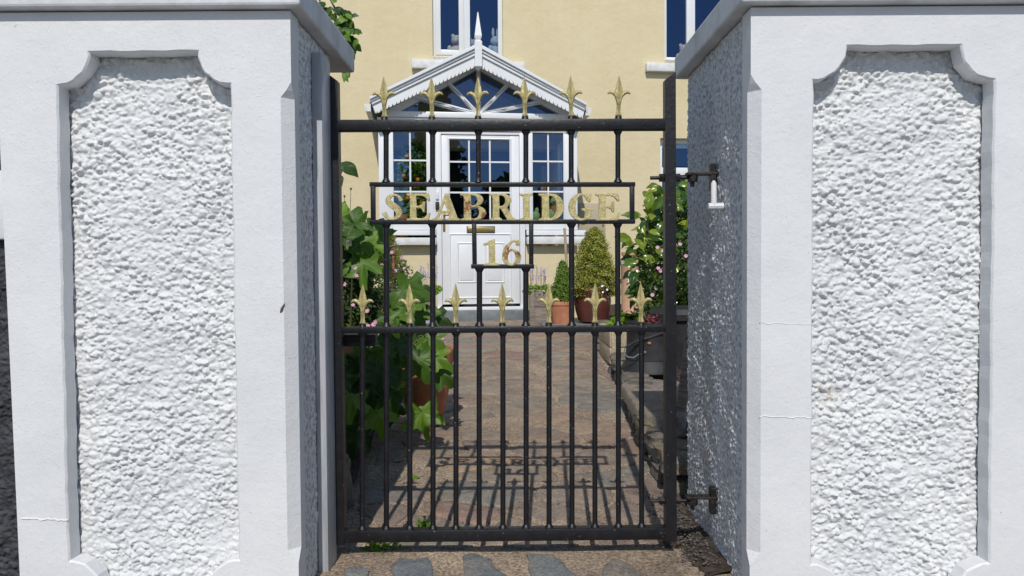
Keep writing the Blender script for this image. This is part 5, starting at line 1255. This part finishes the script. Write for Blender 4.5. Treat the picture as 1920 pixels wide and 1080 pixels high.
for px, py in ((783.5, 337), (778, 350), (763, 293), (764, 372), (790, 380), (757, 330)):
    u, z = hp(px, py, VP + .12); b = house_pt(u, VP + .12, z) - cit.location; b = Matrix.Rotation(-HA, 3, 'Z') @ b; bm = bmesh.new(); ball(bm, b, .023); bm_obj('orange', bm, M['orange'], cit, True)
u, z = hp(752, 400, VP + .2); q = house_pt(u, VP + .2, z0 := P_(760, 425)[1] - .12)
pot('terracotta_pot', q.x, q.y, z0, [(0, 0), (.065, 0), (.085, .20), (.095, .205), (.095, .26), (.08, .26), (0, .23)], M['terracotta'], 'terracotta pot inside the left porch window behind the letter S', 'plant pot')
for i, (px, py, s, lab) in enumerate(((1037, 404, .075, 'round pale green cactus inside the right porch window'), (1040, 378, .05, 'small spiny cactus above the round one inside the right porch window'), (1004, 405, .05, 'dark green cactus in the left corner of the right porch window'))):
    u, z = hp(px, py, VP + .15); t = thing('cactus', house_pt(u, VP + .15, z - s), lab, 'cactus'); bm = bmesh.new(); ball(bm, (0, 0, s), s, (1, .6, 1.1)); ball(bm, (s * .3, 0, s * 2.2), s * .5, (.9, .5, 1.3)) if i else None
    bm_obj('pad', bm, M['cactus'], t, True); bm = bmesh.new(); lathe(bm, [(0, -.12), (s * .8, -.12), (s * 1.0, 0), (0, .0)], n=16); bm_obj('dish', bm, M['terracotta'], t, True)
u, z = hp(1019, 345, VP + .5); t = house_thing('wooden_stand', u, VP + .5, .3, 'brown wooden stand inside the right porch window', 'stand'); box('post', -.03, .03, -.02, .02, 0, hp(1019, 312, VP + .5)[1] - .3, M['brownwood'], t, .004); box('foot', -.12, .12, -.08, .08, -.03, 0, M['brownwood'], t, .004)

# ---- trees across the street, behind the camera: only seen mirrored in the glass
def street_tree(x, y, h, R, label, seed, n=2600, power=.5):
    t = thing('street_tree', (x, y, -.06), label, 'tree', 'trees across the street')
    P, N = on_cone(n, R, h * .86, seed, power, h * .14, .18); cloud('crown', P, N, .34, M['fern'], t, seed, aspect=.7)
    bm = bmesh.new(); tube(bm, [(0, 0, 0), (0, 0, h * .3), (0, 0, h * .8)], [.22, .17, .05], 8); bm_obj('trunk', bm, M['bark'], t, True)
for i, (x, y, h, R, lab) in enumerate(((2.4, -14, 8.5, 1.25, 'tall narrow tree across the street'), (-.6, -15, 3.9, 2.2, 'rounded bush across the street'), (5.6, -15, 4.6, 2.1, 'rounded tree to the right across the street'), (9.3, -15, 5.0, 2.3, 'broad tree at the right across the street'), (-4.5, -15, 4.4, 2.4, 'broad tree at the left across the street'), (7.6, -16, 4.1, 2.0, 'low dark tree between two broad ones'))):
    street_tree(x, y, h, R, lab, 30 + i)

# dark hedge behind the boundary wall at the far left
hg = thing('hedge', (-2.1, 2.5, 0), 'dark hedge seen in the slit left of the left pillar', 'hedge')
P = []; N = []; rr = np.random.default_rng(8)
for i in range(5000):
    a = rr.uniform(-.75, .85); z = rr.uniform(.2, 1.9); P.append((a, rr.normal() * .10 - .15, z)); N.append((0, -1, .3))
cloud('foliage', P, N, .06, M['fern'], hg, 4, aspect=.6); box('inner_twigs', -.75, .82, -.06, .3, 0, 1.85, M['soil'], hg)

# earth and debris gathered in the corner between path and right pillar
def gf3(r):
    y = r.uniform(1.84, 2.45); return XR - .012 - abs(r.normal()) * .045, y, -.004 + max(0, .018 - abs(r.normal()) * .008)
pebble_field('debris', 900, gf3, 0.006, 'dark earth, bits of bark and pebbles heaped against the foot of the right pillar', M['bedstone'], 15)
db = tag(sheet('earth_strip', lambda y: XR - .10 + .02 * math.sin(y * 21), lambda y: XR + .02, 1.80, 2.5, lambda x, y: -.008 + .20 * max(0, x - XR + .09), M['soil'], 0.02, 0.004), kind='structure')
# flake of missing paint on the left pillar
q = at(530, 576, PF); fl = []
rfl = random.Random(4)
for k in range(9): a = 2 * PI * k / 9; rr_ = rfl.uniform(.5, 1.3); fl.append((q.x - PL.location.x + .004 * rr_ * math.cos(a) + .004 * math.sin(a), q.z + .011 * rr_ * math.sin(a)))
bm = bmesh.new(); prism(bm, fl, PF - PL.location.y - .0012, PF - PL.location.y + .002); bm_obj('paint_flake', bm, M['bark'], PL)
